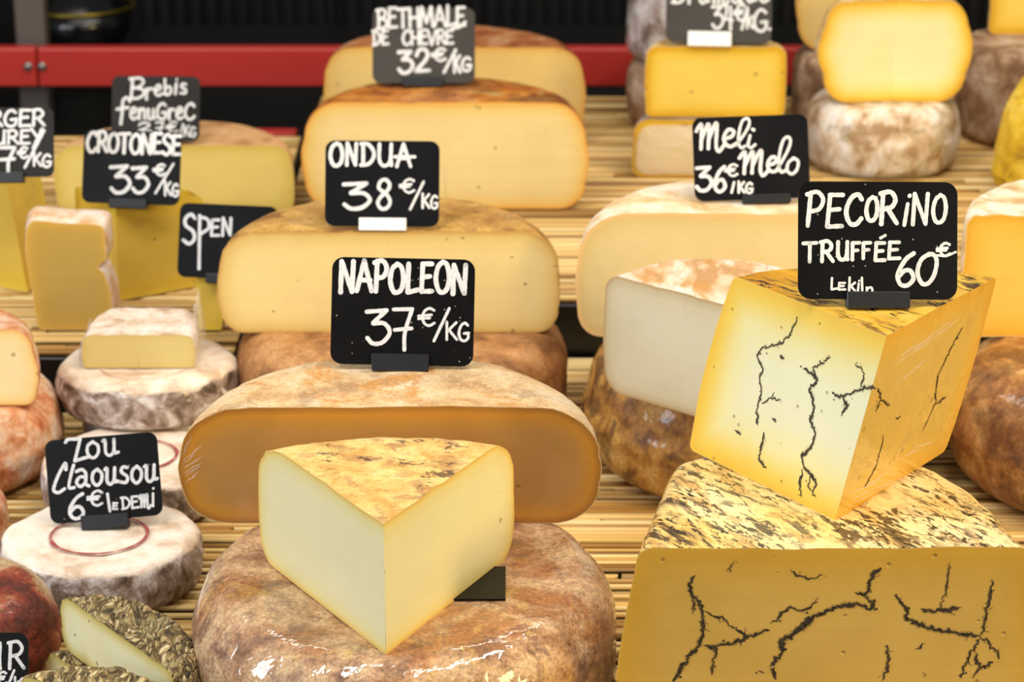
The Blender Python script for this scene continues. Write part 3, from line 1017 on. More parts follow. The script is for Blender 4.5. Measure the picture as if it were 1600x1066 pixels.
# ================================================================== the setting
M_floor = plain('dark_floor_tile', (40, 38, 36), .6)
M_wall = plain('near_black_wall', (9, 9, 10), .6, spec=.2)
bm = bmesh.new()
add_box(bm, (0, 2.0, -.88), (8, 9, .04))
tag_props(link('floor', bm, M_floor, smooth=False), 'dark shop floor below the counter', 'floor', kind='structure')
bm = bmesh.new()
add_box(bm, (0, 4.3, .9), (8, .06, 3.6))
tag_props(link('wall_back', bm, M_wall, smooth=False), 'near black wall behind the cheese counter', 'wall', kind='structure')

# dark ribbed panels on the wall
M_rib = plain('dark_metal_slat', (20, 19, 19), .45, .3)
def ribbed_panel(x0, x1, z0, z1, label):
    bm = bmesh.new()
    n = int((x1 - x0) / .026)
    add_box(bm, ((x0 + x1) / 2, 4.262, (z0 + z1) / 2), (x1 - x0, .01, z1 - z0))
    for i in range(n):
        add_box(bm, (x0 + .013 + i * .026, 4.25, (z0 + z1) / 2), (.012, .018, z1 - z0))
    o = link('ribbed_panel', bm, M_rib, smooth=False)
    tag_props(o, label, 'panel')
ribbed_panel(-.62, -.30, -.15, .8, 'black ribbed panel on the wall above the red rail, left of the orange rind cheeses')
ribbed_panel(-.28, .9, -.15, .8, 'black ribbed panel on the wall above the red rail, right behind the orange rind cheeses')

# counter, step, mats
M_counter = plain('black_lacquer', (14, 13, 13), .35)
bm = bmesh.new()
add_box(bm, (0, 2.29, -.4345), (2.2, 1.96, .845))
bevel_all(bm, .004, 1)
tag_props(link('display_counter', bm, M_counter, smooth=False), 'black display counter carrying the reed mats and the cheeses', 'counter')

STEP_Z = 0.056
for (x0, x1, y0, y1, lb) in ((-1.0, -.25, 2.205, 3.0, 'black raised step at the left holding the reed mat under the yellow wedges'),
                             (-.247, 1.05, 2.36, 3.2, 'black raised step holding the reed mat under the orange rind halves and the white wheel')):
    bm = bmesh.new()
    zt = STEP_Z - .0072
    add_box(bm, ((x0 + x1) / 2, (y0 + y1) / 2, (zt - .0115) / 2), (x1 - x0, y1 - y0, zt + .0115))
    bevel_all(bm, .002, 1)
    tag_props(link('display_step', bm, M_counter, smooth=False), lb, 'display step')

k = NT('straw_reed')
_a = k.n('ShaderNodeAttribute', attribute_name='tone')
_v = k.coord(((9, 500, 500), (0, 0, 0)))
_n = k.noise(_v, 1.0, 4, .6)
_f = k.math('ADD', k.math('MULTIPLY', _a.outputs['Fac'], .75), k.math('MULTIPLY', _n, .35))
k.l(k.ramp(_f, [(.12, (112, 74, 32)), (.35, (184, 138, 70)), (.6, (226, 186, 112)), (.9, (244, 216, 152))]), k.b.inputs['Base Color'])
k.b.inputs['Roughness'].default_value = .5
M_reed = k.m


def reed_mat(rows, z, label, seed, rr=(.0019, .0031)):
    """one woven mat; each row is (y, x0, x1)"""
    rnd = random.Random(seed)
    bm = bmesh.new()
    lay = bm.verts.layers.float.new('tone')
    for (y, x0, x1) in rows:
        x = x0
        while x < x1:
            L = rnd.uniform(.35, .8)
            xe = min(x1, x + L)
            r = rnd.uniform(*rr)
            tone = rnd.random()
            ya, yb = y + rnd.uniform(-.0012, .0012), y + rnd.uniform(-.0022, .0022)
            zc = z - .0034 + rnd.uniform(-.0008, .0006)
            n = 6
            A, B = [], []
            for q in range(n):
                a = 2 * math.pi * q / n
                for lst, xx, yy in ((A, x, ya), (B, xe, yb)):
                    v = bm.verts.new((xx, yy + r * math.cos(a), zc + r * .95 * math.sin(a)))
                    v[lay] = tone
                    lst.append(v)
            for q in range(n):
                bm.faces.new((A[q], A[(q + 1) % n], B[(q + 1) % n], B[q]))
            bm.faces.new(A)
            bm.faces.new(list(reversed(B)))
            x = xe + rnd.uniform(.0005, .003)
    o = link('reed_mat', bm, M_reed, smooth=True)
    tag_props(o, label, 'mat')


def rows_of(y0, y1, x0, x1, pitch, seed):
    rnd = random.Random(seed)
    out = []
    y = y0
    while y < y1:
        if rnd.random() > .13:
            out.append((y, x0, x1))
        y += pitch * rnd.uniform(.92, 1.16)
    return out


reed_mat(rows_of(1.36, 2.196, -.95, .95, .0062, 1), 0.0, 'straw reed mat on the counter under the front rows of cheeses', 5)
reed_mat(rows_of(2.21, 2.349, -.243, .95, .0062, 2), 0.0, 'narrow strip of straw reed mat against the foot of the right step', 6)
reed_mat(rows_of(2.209, 2.994, -.95, -.254, .0068, 3), STEP_Z, 'straw reed mat on the left step under the yellow wedges', 9, (.0021, .0034))
reed_mat(rows_of(2.364, 3.194, -.243, 1.0, .0068, 4), STEP_Z, 'straw reed mat on the right step under the orange rind halves', 10, (.0021, .0034))

# rails behind the counter
M_red = plain('red_enamel', (184, 50, 42), .35)
M_steel = plain('brushed_steel', (150, 140, 134), .38, .85)
M_steel_dull = plain('dull_grey_metal', (104, 94, 88), .5, .4)


def red_rail(x0, x1, bolts, label, z0=.042, z1=.094, Y=3.3, tilt=0.0):
    root = empty('red_rail', ((x0 + x1) / 2, Y, z0), label, 'rail')
    bm = bmesh.new()
    add_box(bm, (0, .012, (z1 - z0) / 2), (x1 - x0, .024, z1 - z0))
    bevel_all(bm, .003, 2)
    link('bar', bm, M_red, root, smooth=False)
    for bx in bolts:
        bm = bmesh.new()
        bmesh.ops.create_uvsphere(bm, u_segments=14, v_segments=10, radius=.0062)
        for v in bm.verts:
            v.co.y *= .6
            v.co += Vector((bx - (x0 + x1) / 2, -.001, (z1 - z0) * .53))
        link('bolt', bm, M_steel, root)
    root.rotation_euler.z = tilt
    return root


xs = at_y(58, 105, 3.3).x
xb0, xb1 = at_y(44, 103, 3.3).x, at_y(66, 103, 3.3).x
red_rail(-1.3, xs - .001, [xb0], 'red enamel rail end with one bolt, left of the seam at the grey post')
red_rail(xs + .001, 1.3, [xb1], 'long red enamel rail running behind the rear cheeses')
p = at_y(460, 225, 3.03)
red_rail(-.37, -.262, [], 'low dark red rail edging the step between the pinkish and the orange rind cheeses', z0=.012, z1=.052, Y=3.02)
# post
bm = bmesh.new()
pt = at_y(50, 40, 3.36)
for zz0, zz1 in ((-.02, .50),):
    add_box(bm, (pt.x, 3.36, (zz0 + zz1) / 2), (.041, .03, zz1 - zz0))
bevel_all(bm, .004, 2)
tag_props(link('upright_post', bm, M_steel_dull, smooth=False), 'grey metal upright post behind the bolted seam of the red rail', 'post')
# posts need a foot: a dark low shelf behind the counter
bm = bmesh.new()
add_box(bm, (0, 3.64, -.44), (3.0, .70, .84))
bevel_all(bm, .004, 1)
tag_props(link('back_counter', bm, M_counter, smooth=False), 'black back counter in shadow behind the red rail', 'counter')

# added dark bowl whose yellowish rim stands for a reflected arc behind the rail
M_bowl = plain('black_glaze', (12, 12, 12), .2)
M_reflected_arc = plain('reflected_arc', (150, 130, 50), .3, .9)  # yellow of a reflected arc, put into the rim colour
bc = at_y(130, 60, 3.75)
zb = -.02
root = empty('added_bowl', (bc.x, 3.72, zb), 'added dark bowl, its thin yellow rim standing for a reflection, behind the red rail', 'bowl')
def lathe_full(prof, n=48):
    bm = bmesh.new()
    g = [[Vector((r * math.cos(2 * math.pi * j / n), r * math.sin(2 * math.pi * j / n), z)) for r, z in prof] for j in range(n)]
    grid_mesh(bm, g, wrap=True)
    return bm
link('body', lathe_full([(0, 0), (.05, 0), (.075, .05), (.082, .085), (.076, .084), (.066, .045), (.04, .012), (0, .012)]), M_bowl, root)
link('rim', lathe_full([(.079, .084), (.083, .084), (.084, .087), (.081, .089), (.078, .087), (.079, .084)]), M_reflected_arc, root)

# ================================================================== front: aged wheel, half wheel, wedge
Z1 = 0.12
WX, WY = -.073, 1.578
wheel('whole_cheese', (WX, WY, 0), profile(.1435, Z1, .030, .045, .03, .03, bulge=.0, dome=0.0), M_aged,
      'film-wrapped brown cheese wheel at the front, under the cut wedge', rfun=ellip(1.0, 1.13), amp=.0012, lumps=.002, seed=1, n=144)

hx = -.0845
root = empty('half_cheese', (hx, 1.652, Z1), 'big half wheel with golden cut face behind the wedge, tag priced 37 on top', 'cheese')
_rd, _f = piece(root, profile(.1455, .0875, .050, .036, .034, .028, bulge=.0015), 0, 180, M_tomme, P_nap, n=110, rag=.0008, seed=2, lumps=.0012, names=('rind', 'cut_face'))
add_creases(_f[0], [(285, 712, 299, 682), (285, 722, 316, 695), (286, 733, 316, 714), (287, 740, 319, 722), (288, 746, 314, 727), (290, 755, 312, 735), (286, 727, 306, 708)], .0006)

root = empty('cheese_wedge', (-.0785, 1.4435, Z1), 'ivory cheese wedge standing point forward on the brown film-wrapped wheel', 'cheese')
piece(root, profile(.175, .0885, .036, .030, .018, .018, bulge=.001), 63, 121.5, M_wedge_rind, P_wedge, n=70, rag=.0016, seed=3, lumps=.0012)

# black card half under the wedge
p = at_z(752, 918, Z1)
bm = bmesh.new()
add_box(bm, (p.x - .004, p.y + .004, Z1 + .0012), (.040, .052, .0012))
tag_props(link('blank_card', bm, M_slate_clean, smooth=False), 'blank black card lying under the right edge of the ivory wedge', 'card')

# ================================================================== right front: truffle cheese
ZP = 0.18
PX, PYC = .2030, 1.472
root = empty('half_cheese', (PX, PYC, 0), 'large amber half wheel with black truffle veins, lowest at the right front', 'cheese')
RP = .130
PEC_OUT = [(.124, 0), (.1145, .041), (.104, .092), (.0765, .150), (.035, .180), (-.035, .183), (-.088, .160), (-.1035, .1025), (-.114, .058), (-.125, 0)]


def outline_r(pts, R):
    """a footprint given by its outline seen from the apex, as a multiple of R"""
    P = [Vector((p[0], p[1])) for p in pts]
    P = smooth_line(P, 8)
    tab = sorted((math.atan2(max(0, p.y), p.x), p.length) for p in P)

    def f(a):
        if a <= tab[0][0]:
            return tab[0][1] / R
        for (a0, r0), (a1, r1) in zip(tab, tab[1:]):
            if a <= a1:
                t = (a - a0) / max(1e-9, a1 - a0)
                return (r0 + (r1 - r0) * t) / R
        return tab[-1][1] / R
    return f


_rd, _f = piece(root, profile(RP, ZP, .012, .014, .02, .02, bulge=.002, flare=.020), 0, 180, M_pec_rind, P_pec, n=120, rfun=outline_r(PEC_OUT, RP), rag=.0009, seed=4, lumps=.0015)
add_veins(_f[0], [
    (1.1, [(1052, 1066), (1073, 1030), (1093, 1008), (1099, 978), (1098, 955), (1092, 940), (1080, 928), (1077, 915), (1081, 905), (1088, 899)]),
    (.7, [(1098, 955), (1113, 962), (1130, 966), (1140, 978), (1160, 990), (1166, 998)]),
    (1.2, [(1099, 1008), (1120, 1010), (1150, 1003), (1180, 992), (1203, 985)]),
    (1.0, [(1120, 1012), (1116, 1035), (1112, 1055)]),
    (1.4, [(1203, 1042), (1222, 1020), (1222, 1000), (1240, 990), (1262, 970), (1290, 955), (1320, 945), (1345, 945), (1360, 952), (1366, 940)]),
    (.9, [(1203, 975), (1220, 962), (1232, 950), (1255, 955), (1268, 948), (1278, 940)]),
    (1.0, [(1336, 925), (1350, 930), (1358, 915), (1365, 895), (1378, 888)]),
    (1.0, [(1350, 930), (1362, 940), (1366, 955)]),
    (.6, [(1235, 890), (1245, 900), (1265, 905), (1285, 898)]),
    (1.1, [(1185, 1048), (1195, 1052)]), (1.1, [(1210, 1042), (1212, 1062)]),
    (1.3, [(1398, 930), (1406, 940), (1418, 955), (1416, 968), (1440, 975), (1462, 985), (1490, 988), (1520, 993), (1532, 995)]),
    (1.2, [(1438, 952), (1455, 955), (1486, 952), (1502, 949)]),
    (.7, [(1532, 995), (1540, 970), (1545, 945), (1548, 920), (1550, 905)]),
    (.6, [(1468, 950), (1476, 930), (1481, 905), (1483, 880)]),
    (.9, [(1532, 995), (1545, 1005), (1560, 1020), (1562, 1030)]),
    (.9, [(1500, 1060), (1510, 1035), (1522, 1010), (1532, 998)]),
    (.9, [(1520, 1060), (1530, 1045), (1552, 1035)]), (.9, [(1530, 1045), (1524, 1020)]),
    (.9, [(1378, 1064), (1386, 1045), (1390, 1030), (1384, 1010)]),
    (.8, [(1430, 1015), (1446, 1006)]), (.6, [(1441, 1050), (1444, 1058)]),
    (.6, [(1078, 915), (1080, 930), (1085, 945), (1082, 960)]),
    (.5, [(1140, 895), (1143, 882), (1148, 874)]),
], seed=5, base_w=.00105)

root = empty('cheese_wedge', (.207, 1.5155, ZP), 'leaning yellow wedge with black truffle veins, on the large amber half wheel', 'cheese')
sh = (.216, -.01)
_rd, _f = piece(root, profile(.153, .126, .006, .006, .006, .006, bulge=.004), 53.5, 124, M_pecw_rind, P_pecw, n=60, shear=sh, seed=6, amp=.001, rag=.0004)
_f[0].data.materials[0] = P_pecw_wrapped
_f[0]['label'] = 'right cut face, yellow under clear film'
add_veins(_f[1], [
    (1.0, [(1248, 497), (1240, 510), (1236, 524), (1216, 538), (1190, 545), (1183, 556), (1192, 575), (1187, 592), (1190, 615), (1183, 640), (1184, 665)]),
    (1.2, [(1194, 675), (1190, 695), (1186, 718), (1198, 732)]),
    (.7, [(1190, 632), (1205, 622), (1222, 625)]), (.6, [(1205, 622), (1210, 612)]),
    (1.3, [(1255, 575), (1268, 582), (1278, 594), (1264, 608), (1270, 622), (1272, 645), (1266, 658), (1274, 676), (1268, 698), (1253, 712), (1256, 730), (1268, 742), (1276, 756), (1270, 770)]),
    (.9, [(1278, 594), (1270, 575), (1285, 568), (1298, 557)]),
    (1.0, [(1256, 735), (1250, 752), (1252, 778)]), (.8, [(1268, 742), (1262, 760), (1275, 778)]),
    (1.1, [(1300, 612), (1310, 620), (1330, 616), (1352, 606), (1370, 606)]),
    (1.6, [(1318, 622), (1324, 634), (1314, 650)]),
    (.8, [(1336, 568), (1348, 578), (1350, 592), (1345, 605)]),
    (2.2, [(1219, 556), (1226, 560)]), (2.0, [(1207, 652), (1213, 660)]), (.9, [(1148, 672), (1158, 680)]),
], seed=8, base_w=.00082)
add_veins(_f[0], [
    (1.0, [(1372, 606), (1376, 625), (1368, 645)]), (1.0, [(1376, 625), (1390, 634)]),
    (.9, [(1505, 510), (1490, 535), (1478, 560), (1466, 585), (1462, 610), (1462, 630), (1448, 660), (1440, 676)]),
    (1.2, [(1478, 620), (1462, 632)]),
    (.8, [(1380, 678), (1378, 695), (1370, 725), (1360, 745), (1350, 762)]),
    (.9, [(1400, 655), (1407, 650)]),
], seed=11, base_w=.00082)

add_creases(_f[0], [(1394, 573, 1463, 525), (1415, 555, 1489, 499), (1402, 560, 1440, 534), (1325, 771, 1381, 750), (1322, 792, 1420, 741), (1326, 782, 1400, 748),
                    (1440, 545, 1500, 495), (1400, 600, 1450, 560), (1345, 765, 1390, 735), (1425, 700, 1460, 690), (1410, 715, 1440, 700)], .0009, 5)

# ================================================================== second row
ZO = .10
wheel('whole_cheese', (-.098, 2.15, 0), profile(.147, ZO, .03, .035, .03, .03), M_ondua_base,
      'brown cheese wheel under the half wheel priced 38', seed=5, lumps=.0015)
root = empty('half_cheese', (-.107, 2.125, ZO), 'half wheel with ochre rind and butter coloured face, tag priced 38 on top', 'cheese')
piece(root, profile(.148, .092, .036, .034, .020, .022, bulge=.002), 0, 180, M_ondua, P_ondua, n=100, rag=.0010, seed=7, lumps=.001)

ZM = .11
wheel('whole_cheese', (.2135, 2.072, 0), profile(.150, ZM, .04, .045, .04, .04, bulge=.004), M_mottled,
      'mottled golden brown wheel under the leaning white cream piece', seed=8, lumps=.003)
root = empty('half_cheese', (.206, 2.085, ZM), 'pale rind half wheel with cream cut face, tag priced 36 on top', 'cheese')
piece(root, profile(.150, .110, .040, .038, .02, .022, bulge=.002), 0, 180, M_meli, P_meli, n=100, seed=9, lumps=.0012)

# the piece with a bloomy rind: its cut runs from left-back to right-front
A, B = Vector((.0745, 1.952)), Vector((.196, 1.842))
mid = (A + B) / 2
half = (B - A).length / 2
ang = math.degrees(math.atan2(B.y - A.y, B.x - A.x))
root = empty('cheese_piece', (mid.x, mid.y, ZM + .0006), 'white cream piece with bloomy rind leaning out over the mottled brown wheel', 'cheese')
piece(root, profile(half, .099, .016, .016, .018, .022, bulge=.002), ang, ang + 180, M_middle, P_middle, n=80, seed=10, lumps=.001, rag=.0005,
      rfun=lambda a: 1.0 + .5 * max(0.0, math.sin(a - R_(ang))) ** 2 * 1.0)

ZR = .11
wheel('whole_cheese', (.529, 2.030, 0), profile(.158, ZR, .05, .045, .04, .04, bulge=.003), M_copper,
      'coppery brown wheel at the right edge under the honey yellow half', seed=12, lumps=.0025)
root = empty('half_cheese', (.535, 2.085, ZR), 'honey yellow half with creased white rind on the coppery wheel at the right edge', 'cheese')
piece(root, profile(.148, .108, .012, .012, .012, .012, bulge=.002), 0, 180, M_wavy_white, P_rblock, n=90, seed=13, lumps=.0018, rag=.002)

# ================================================================== rear step, middle
ZS = STEP_Z
root = empty('half_cheese', (-.0716, 2.67, ZS), 'front one of the two orange rind halves, carrying the tag priced 32', 'cheese', 'orange rind half wheels')
piece(root, profile(.151, .119, .038, .040, .03, .03, bulge=.004), 0, 180, M_orange, P_beth, n=90, seed=14, lumps=.0015)
root = empty('half_cheese', (-.068, 2.94, ZS), 'rear one of the two orange rind halves, shiny reddish rind, against the red rail', 'cheese', 'orange rind half wheels')
piece(root, profile(.152, .119, .034, .036, .03, .03, bulge=.002), 0, 180, M_orange_back, P_beth_back, n=90, seed=15, lumps=.0015)

# ================================================================== rear step, left
root = empty('half_cheese', (-.363, 2.66, ZS), 'wide half with pinkish rind and greenish yellow face, tag priced 27 on top', 'cheese')
piece(root, profile(.128, .074, .022, .026, .012, .012, bulge=.001), 0, 180, M_brebis, P_brebis, n=80, seed=16, lumps=.001)

root = empty('cheese_wedge', (-.378, 2.35, ZS), 'mustard yellow wedge carrying the tag priced 33', 'cheese')
piece(root, profile(.092, .093, .006, .006, .006, .006, bulge=.002), 33, 124, M_yellow_wax, P_croto, n=40, seed=17, amp=.002, lumps=.002, rag=.001)

root = empty('cheese_wedge', (-.472, 2.375, ZS), 'tall yellow wedge at the left edge behind the dull gold slice', 'cheese')
piece(root, profile(.092, .128, .006, .006, .006, .006, bulge=.002), 82, 150, M_yellow_wax, P_croto, n=40, seed=18, amp=.002, shear=(-.12, 0))


def slice_block(name, pts_px, Y, depth, rind_m, paste_m, label, cat='cheese', seed=0):
    """a thick slice standing up: outline read off the photograph at distance Y, given a real depth"""
    P = [at_y(px, py, Y) for px, py in pts_px]
    zmin = min(p.z for p in P)
    cx = sum(p.x for p in P) / len(P)
    root = empty(name, (cx, Y, ZS), label, cat)
    L = [Vector((p.x - cx, 0, p.z - zmin)) for p in P]
    # round the outline
    n = len(L)
    out = []
    for i in range(n):
        a, b, c, d = L[i - 1], L[i], L[(i + 1) % n], L[(i + 2) % n]
        for k in range(5):
            t = k / 5
            q = 0.5 * ((2 * b) + (c - a) * t * .7 + ((2 * a - 5 * b + 4 * c - d) * .7 + (b * 0)) * 0 + 0 * d)
            # gentle Catmull curve
            m1, m2 = (c - a) * .3, (d - b) * .3
            q = b * (2 * t ** 3 - 3 * t * t + 1) + m1 * (t ** 3 - 2 * t * t + t) + c * (-2 * t ** 3 + 3 * t * t) + m2 * (t ** 3 - t * t)
            q.z = max(0, q.z)
            out.append(q)
    N = len(out)
    cz = max(q.z for q in out) / 2
    # rind: the band round the slice, with rounded shoulders, plus the back
    bm = bmesh.new()
    rows = []
    prof = [(0, 1.0), (.08, 1.02), (.3, 1.06), (.6, 1.09), (.85, 1.07), (.95, 1.02), (1.0, .93)]
    for (fy, s) in prof:
        rows.append([bm.verts.new((q.x * s, fy * depth, cz + (q.z - cz) * (s if q.z > .004 else 1))) for q in out])
    for A_, B_ in zip(rows, rows[1:]):
        for i in range(N):
            bm.faces.new((A_[i], A_[(i + 1) % N], B_[(i + 1) % N], B_[i]))
    bm.faces.new(rows[-1])
    link('rind', bm, rind_m, root)
    bm = bmesh.new()
    lay = bm.verts.layers.float.new('rim')
    rows = []
    wx = max(q.x for q in out)
    m = min(wx, cz)
    for s in RINGS:
        row = []
        for q in out:
            core = Vector((max(min(q.x, wx - m), -(wx - m)) * .3, 0, cz + max(min(q.z - cz, cz - m), -(cz - m)) * .5))
            v = bm.verts.new(q.lerp(core, s * .985))
            v[lay] = s
            row.append(v)
        rows.append(row)
    for A_, B_ in zip(rows, rows[1:]):
        for i in range(N):
            bm.faces.new((A_[i], A_[(i + 1) % N], B_[(i + 1) % N], B_[i]))
    bm.faces.new(rows[-1])
    link('cut_face', bm, paste_m, root, smooth=False)
    return root


slice_block('cheese_slice', [(62, 508), (50, 450), (40, 390), (41, 352), (52, 338), (100, 342), (150, 344), (162, 352), (165, 396), (158, 404), (152, 412), (162, 420), (172, 450), (176, 490), (175, 508), (120, 509)],
            2.262, .042, M_slab_rind, P_slab, 'dull gold thick slice standing upright at the left, notched on its right side')
slice_block('cheese_slice', [(312, 520), (309, 442), (314, 438), (346, 438), (346, 520)], 2.262, .03, M_pale_yellow_rind, P_croto,
            'narrow yellow slice carrying the tag lettered SPE, behind the white wrapped portion')

# ================================================================== left: small soft cheeses
prof_s = profile(.077, .040, .010, .012, .008, .008, bulge=.001)
def soft(loc, label, seed, extra, mats, prof=prof_s):
    return wheel('soft_cheese', loc, prof, None, label, 'cheese', 'small white rind cheeses at the left', seed=seed, lumps=.0016, amp=.0014, extra=extra, mats=mats)

soft((-.318, 1.822, 0), 'white rind small wheel with a red stamped ring, under the tag priced 6', 21,
     ring_on_top(0, -.006, .037, .0034, .0412, 1), [M_bloomy, M_stamp])
soft((-.315, 1.985, 0), 'white rind small wheel half hidden behind the tag priced 6, red ring at its right', 22,
     ring_on_top(0, -.002, .036, .0034, .0412, 1), [M_bloomy, M_stamp])
soft((-.312, 2.128, 0), 'grey sided small wheel, lower one of the stack below the wrapped white portion', 23, None, [M_wrapped], profile(.069, .040, .010, .010, .008, .008))
soft((-.318, 2.108, .0412), 'grey and white mouldy small wheel, upper one of the stack, under the wrapped portion', 24,
     ring_on_top(0, -.012, .040, .0014, .0414, 1), [M_bloomy, M_stamp_faint], profile(.078, .040, .012, .012, .010, .010, bulge=.002))

# wrapped portion on the stack
root = empty('cheese_portion', (-.322, 2.082, .0824), 'white rind cheese portion in clear film on the mouldy small wheel', 'cheese')
def sqr(a):
    c, s = abs(math.cos(a)), abs(math.sin(a))
    return 1.0 / max(.0001, (c ** 4 + (s / 1.75) ** 4) ** .25)
piece(root, profile(.0475, .030, .006, .006, .003, .003, bulge=.001), 0, 180, M_white, P_soft, n=60, rfun=sqr, seed=25, lumps=.0008, rag=.0008)
def film_flap(name, pts, th, parent, seed):
    """a crumpled sheet of film with two faces; pts: rows of 3-D points (local)"""
    rnd = random.Random(seed)
    bm = bmesh.new()
    rows = []
    for r in pts:
        row = []
        for i in range(7):
            t = i / 6
            p = r[0].lerp(r[1], t)
            p = p + Vector((rnd.uniform(-1, 1), rnd.uniform(-1, 1), rnd.uniform(-1, 1))) * .0022
            row.append(bm.verts.new(p))
        rows.append(row)
    for A_, B_ in zip(rows, rows[1:]):
        for i in range(6):
            bm.faces.new((A_[i], A_[i + 1], B_[i + 1], B_[i]))
    o = link(name, bm, M_film, parent)
    md = o.modifiers.new('thickness', 'SOLIDIFY')
    md.thickness = th
    md2 = o.modifiers.new('round', 'SUBSURF')
    md2.levels = md2.render_levels = 1
    return o
V = Vector
film_flap('film_wrap', [(V((.049, -.004, .0)), V((.049, .06, .0))), (V((.052, -.003, .018)), V((.051, .06, .018))), (V((.050, -.002, .034)), V((.050, .055, .038))),
                        (V((.047, .02, .046)), V((.049, .05, .062)))], .0004, root, 4)
film_flap('film_wrap', [(V((-.050, -.003, .0)), V((-.049, .04, .0))), (V((-.053, -.003, .014)), V((-.051, .05, .016))), (V((-.047, .0, .028)), V((-.046, .05, .031)))], .0004, root, 6)

# left edge stack
wheel('whole_cheese', (-.500, 2.062, 0), profile(.110, .070, .022, .03, .02, .02, bulge=.002), M_peach,
      'peach and grey rind wheel at the left edge, under the straw coloured half', seed=26, lumps=.003)
root = empty('half_cheese', (-.486, 2.022, .0705), 'small half with orange rind and straw coloured face, top of the left edge stack', 'cheese')
piece(root, profile(.086, .068, .018, .020, .012, .012, bulge=.003), 0, 180, M_peach, P_left, n=70, seed=27, lumps=.001)
wheel('whole_cheese', (-.459, 1.902, 0), profile(.052, .040, .012, .014, .01, .01), M_peach,
      'small pinkish cheese at the left edge below the peach rind wheel, mostly out of view', seed=28, lumps=.002)

# ================================================================== bottom left
wheel('whole_cheese', (-.398, 1.655, 0), profile(.074, .074, .030, .034, .02, .02, bulge=.002), M_rust,
      'rust red and cream mottled wheel in the lower left corner', seed=31, lumps=.003)

def herb_piece(loc, ang, half, h, depth, label, seed):
    root = empty('herb_cheese', loc, label, 'cheese', 'herb crusted cheeses at the lower left')
    piece(root, profile(half, h, .014, .016, .012, .014), ang, ang + 180, M_herb, P_herb, n=70, seed=seed, amp=.0018, freq=90, lumps=.002, rag=.0012,
          rfun=lambda a: 1.0 / math.sqrt(math.cos(a - R_(ang)) ** 2 + (math.sin(a - R_(ang)) * half / depth) ** 2))
herb_piece((-.264, 1.548, .044), -53, .080, .042, .048, 'herb crusted half cheese with a long pale cut face, beside the brown wrapped wheel', 32)
herb_piece((-.286, 1.566, 0), -50, .062, .043, .045, 'herb crusted piece lying under the long pale cut one', 33)
herb_piece((-.272, 1.450, 0), -38, .060, .088, .054, 'herb crusted piece at the bottom edge beside the tag lettered UR', 34)

# ================================================================== rear right
root = empty('half_cheese', (.2245, 2.80, ZS), 'film-wrapped grey and yellow half under the lemon yellow block', 'cheese')
piece(root, profile(.088, .068, .016, .018, .012, .012, bulge=.001), 0, 180, M_wrapped, P_yblock, n=60, seed=41, lumps=.003)
bm = bmesh.new()
film_flap('film_wrap', [(V((-.086, -.003, .004)), V((.088, -.003, .003))), (V((-.089, -.005, .02)), V((.088, -.005, .02))), (V((-.088, -.004, .045)), V((.088, -.005, .046))),
                        (V((-.082, -.002, .063)), V((.080, -.002, .063)))], .0005, root, 9)
bm.free()
root = empty('half_cheese', (.2285, 2.805, ZS + .0688), 'lemon yellow block with pale rind, carrying the tag priced 34', 'cheese')
piece(root, profile(.0785, .081, .012, .012, .008, .008, bulge=.001), 0, 180, M_pale_yellow_rind, P_yblock, n=60, seed=42, lumps=.001, rag=.0012)
wheel('whole_cheese', (.226, 3.05, ZS), profile(.085, .082, .02, .024, .02, .02, bulge=.002), M_brownwhite,
      'brownish white wheel in film behind the lemon yellow block, lower of two', seed=43, lumps=.003, group='film-wrapped wheels at the back')
wheel('whole_cheese', (.226, 3.05, ZS + .083), profile(.086, .112, .022, .03, .02, .02, bulge=.002), M_wrapped,
      'greyish white wheel in shiny film behind the lemon yellow block, upper of two', seed=44, lumps=.004, group='film-wrapped wheels at the back')

wheel('whole_cheese', (.426, 2.865, ZS), profile(.087, .080, .022, .024, .016, .016, bulge=.003), M_goat,
      'white wheel with peach top in the rear, under the bright yellow cut cheese', seed=45, lumps=.003)
root = empty('half_cheese', (.430, 2.832, ZS + .0805), 'bright yellow bulging cut cheese standing high on the white wheel', 'cheese')
piece(root, profile(.080, .116, .022, .026, .03, .034, bulge=.008), -5, 188, M_pale_yellow_rind, P_yellow, n=80, seed=46, lumps=.001, rag=.0006)  # cut bent slightly so its two halves imitate a reflection edge

wheel('whole_cheese', (.428, 3.062, ZS), profile(.085, .094, .02, .024, .016, .016), M_brownwhite,
      'brownish wheel behind the bright yellow cut cheese', seed=47, lumps=.003)
root = empty('half_cheese', (.430, 3.03, ZS + .0945), 'golden half behind the bright yellow cut cheese, seen at its left', 'cheese')
piece(root, profile(.086, .11, .02, .024, .03, .034, bulge=.004), 0, 180, M_pale_yellow_rind, P_beth_back, n=60, seed=48, lumps=.001)

wheel('whole_cheese', (.640, 3.005, ZS), profile(.104, .114, .014, .016, .014, .014, bulge=.002), M_brownwhite,
      'tall brownish white wheel at the right edge in the rear', seed=49, lumps=.003)
root = empty('half_cheese', (.655, 3.03, ZS + .1145), 'yellow half at the upper right corner on the tall brownish wheel', 'cheese')
piece(root, profile(.082, .10, .01, .01, .008, .008), 0, 180, M_pale_yellow_rind, P_yblock, n=60, seed=50, lumps=.001)
wheel('whole_cheese', (.612, 2.735, ZS), profile(.080, .152, .070, .125, .02, .02, bulge=.001), M_yellow_wax,
      'deep yellow domed cheese with dark spots at the right edge', seed=51, lumps=.003)

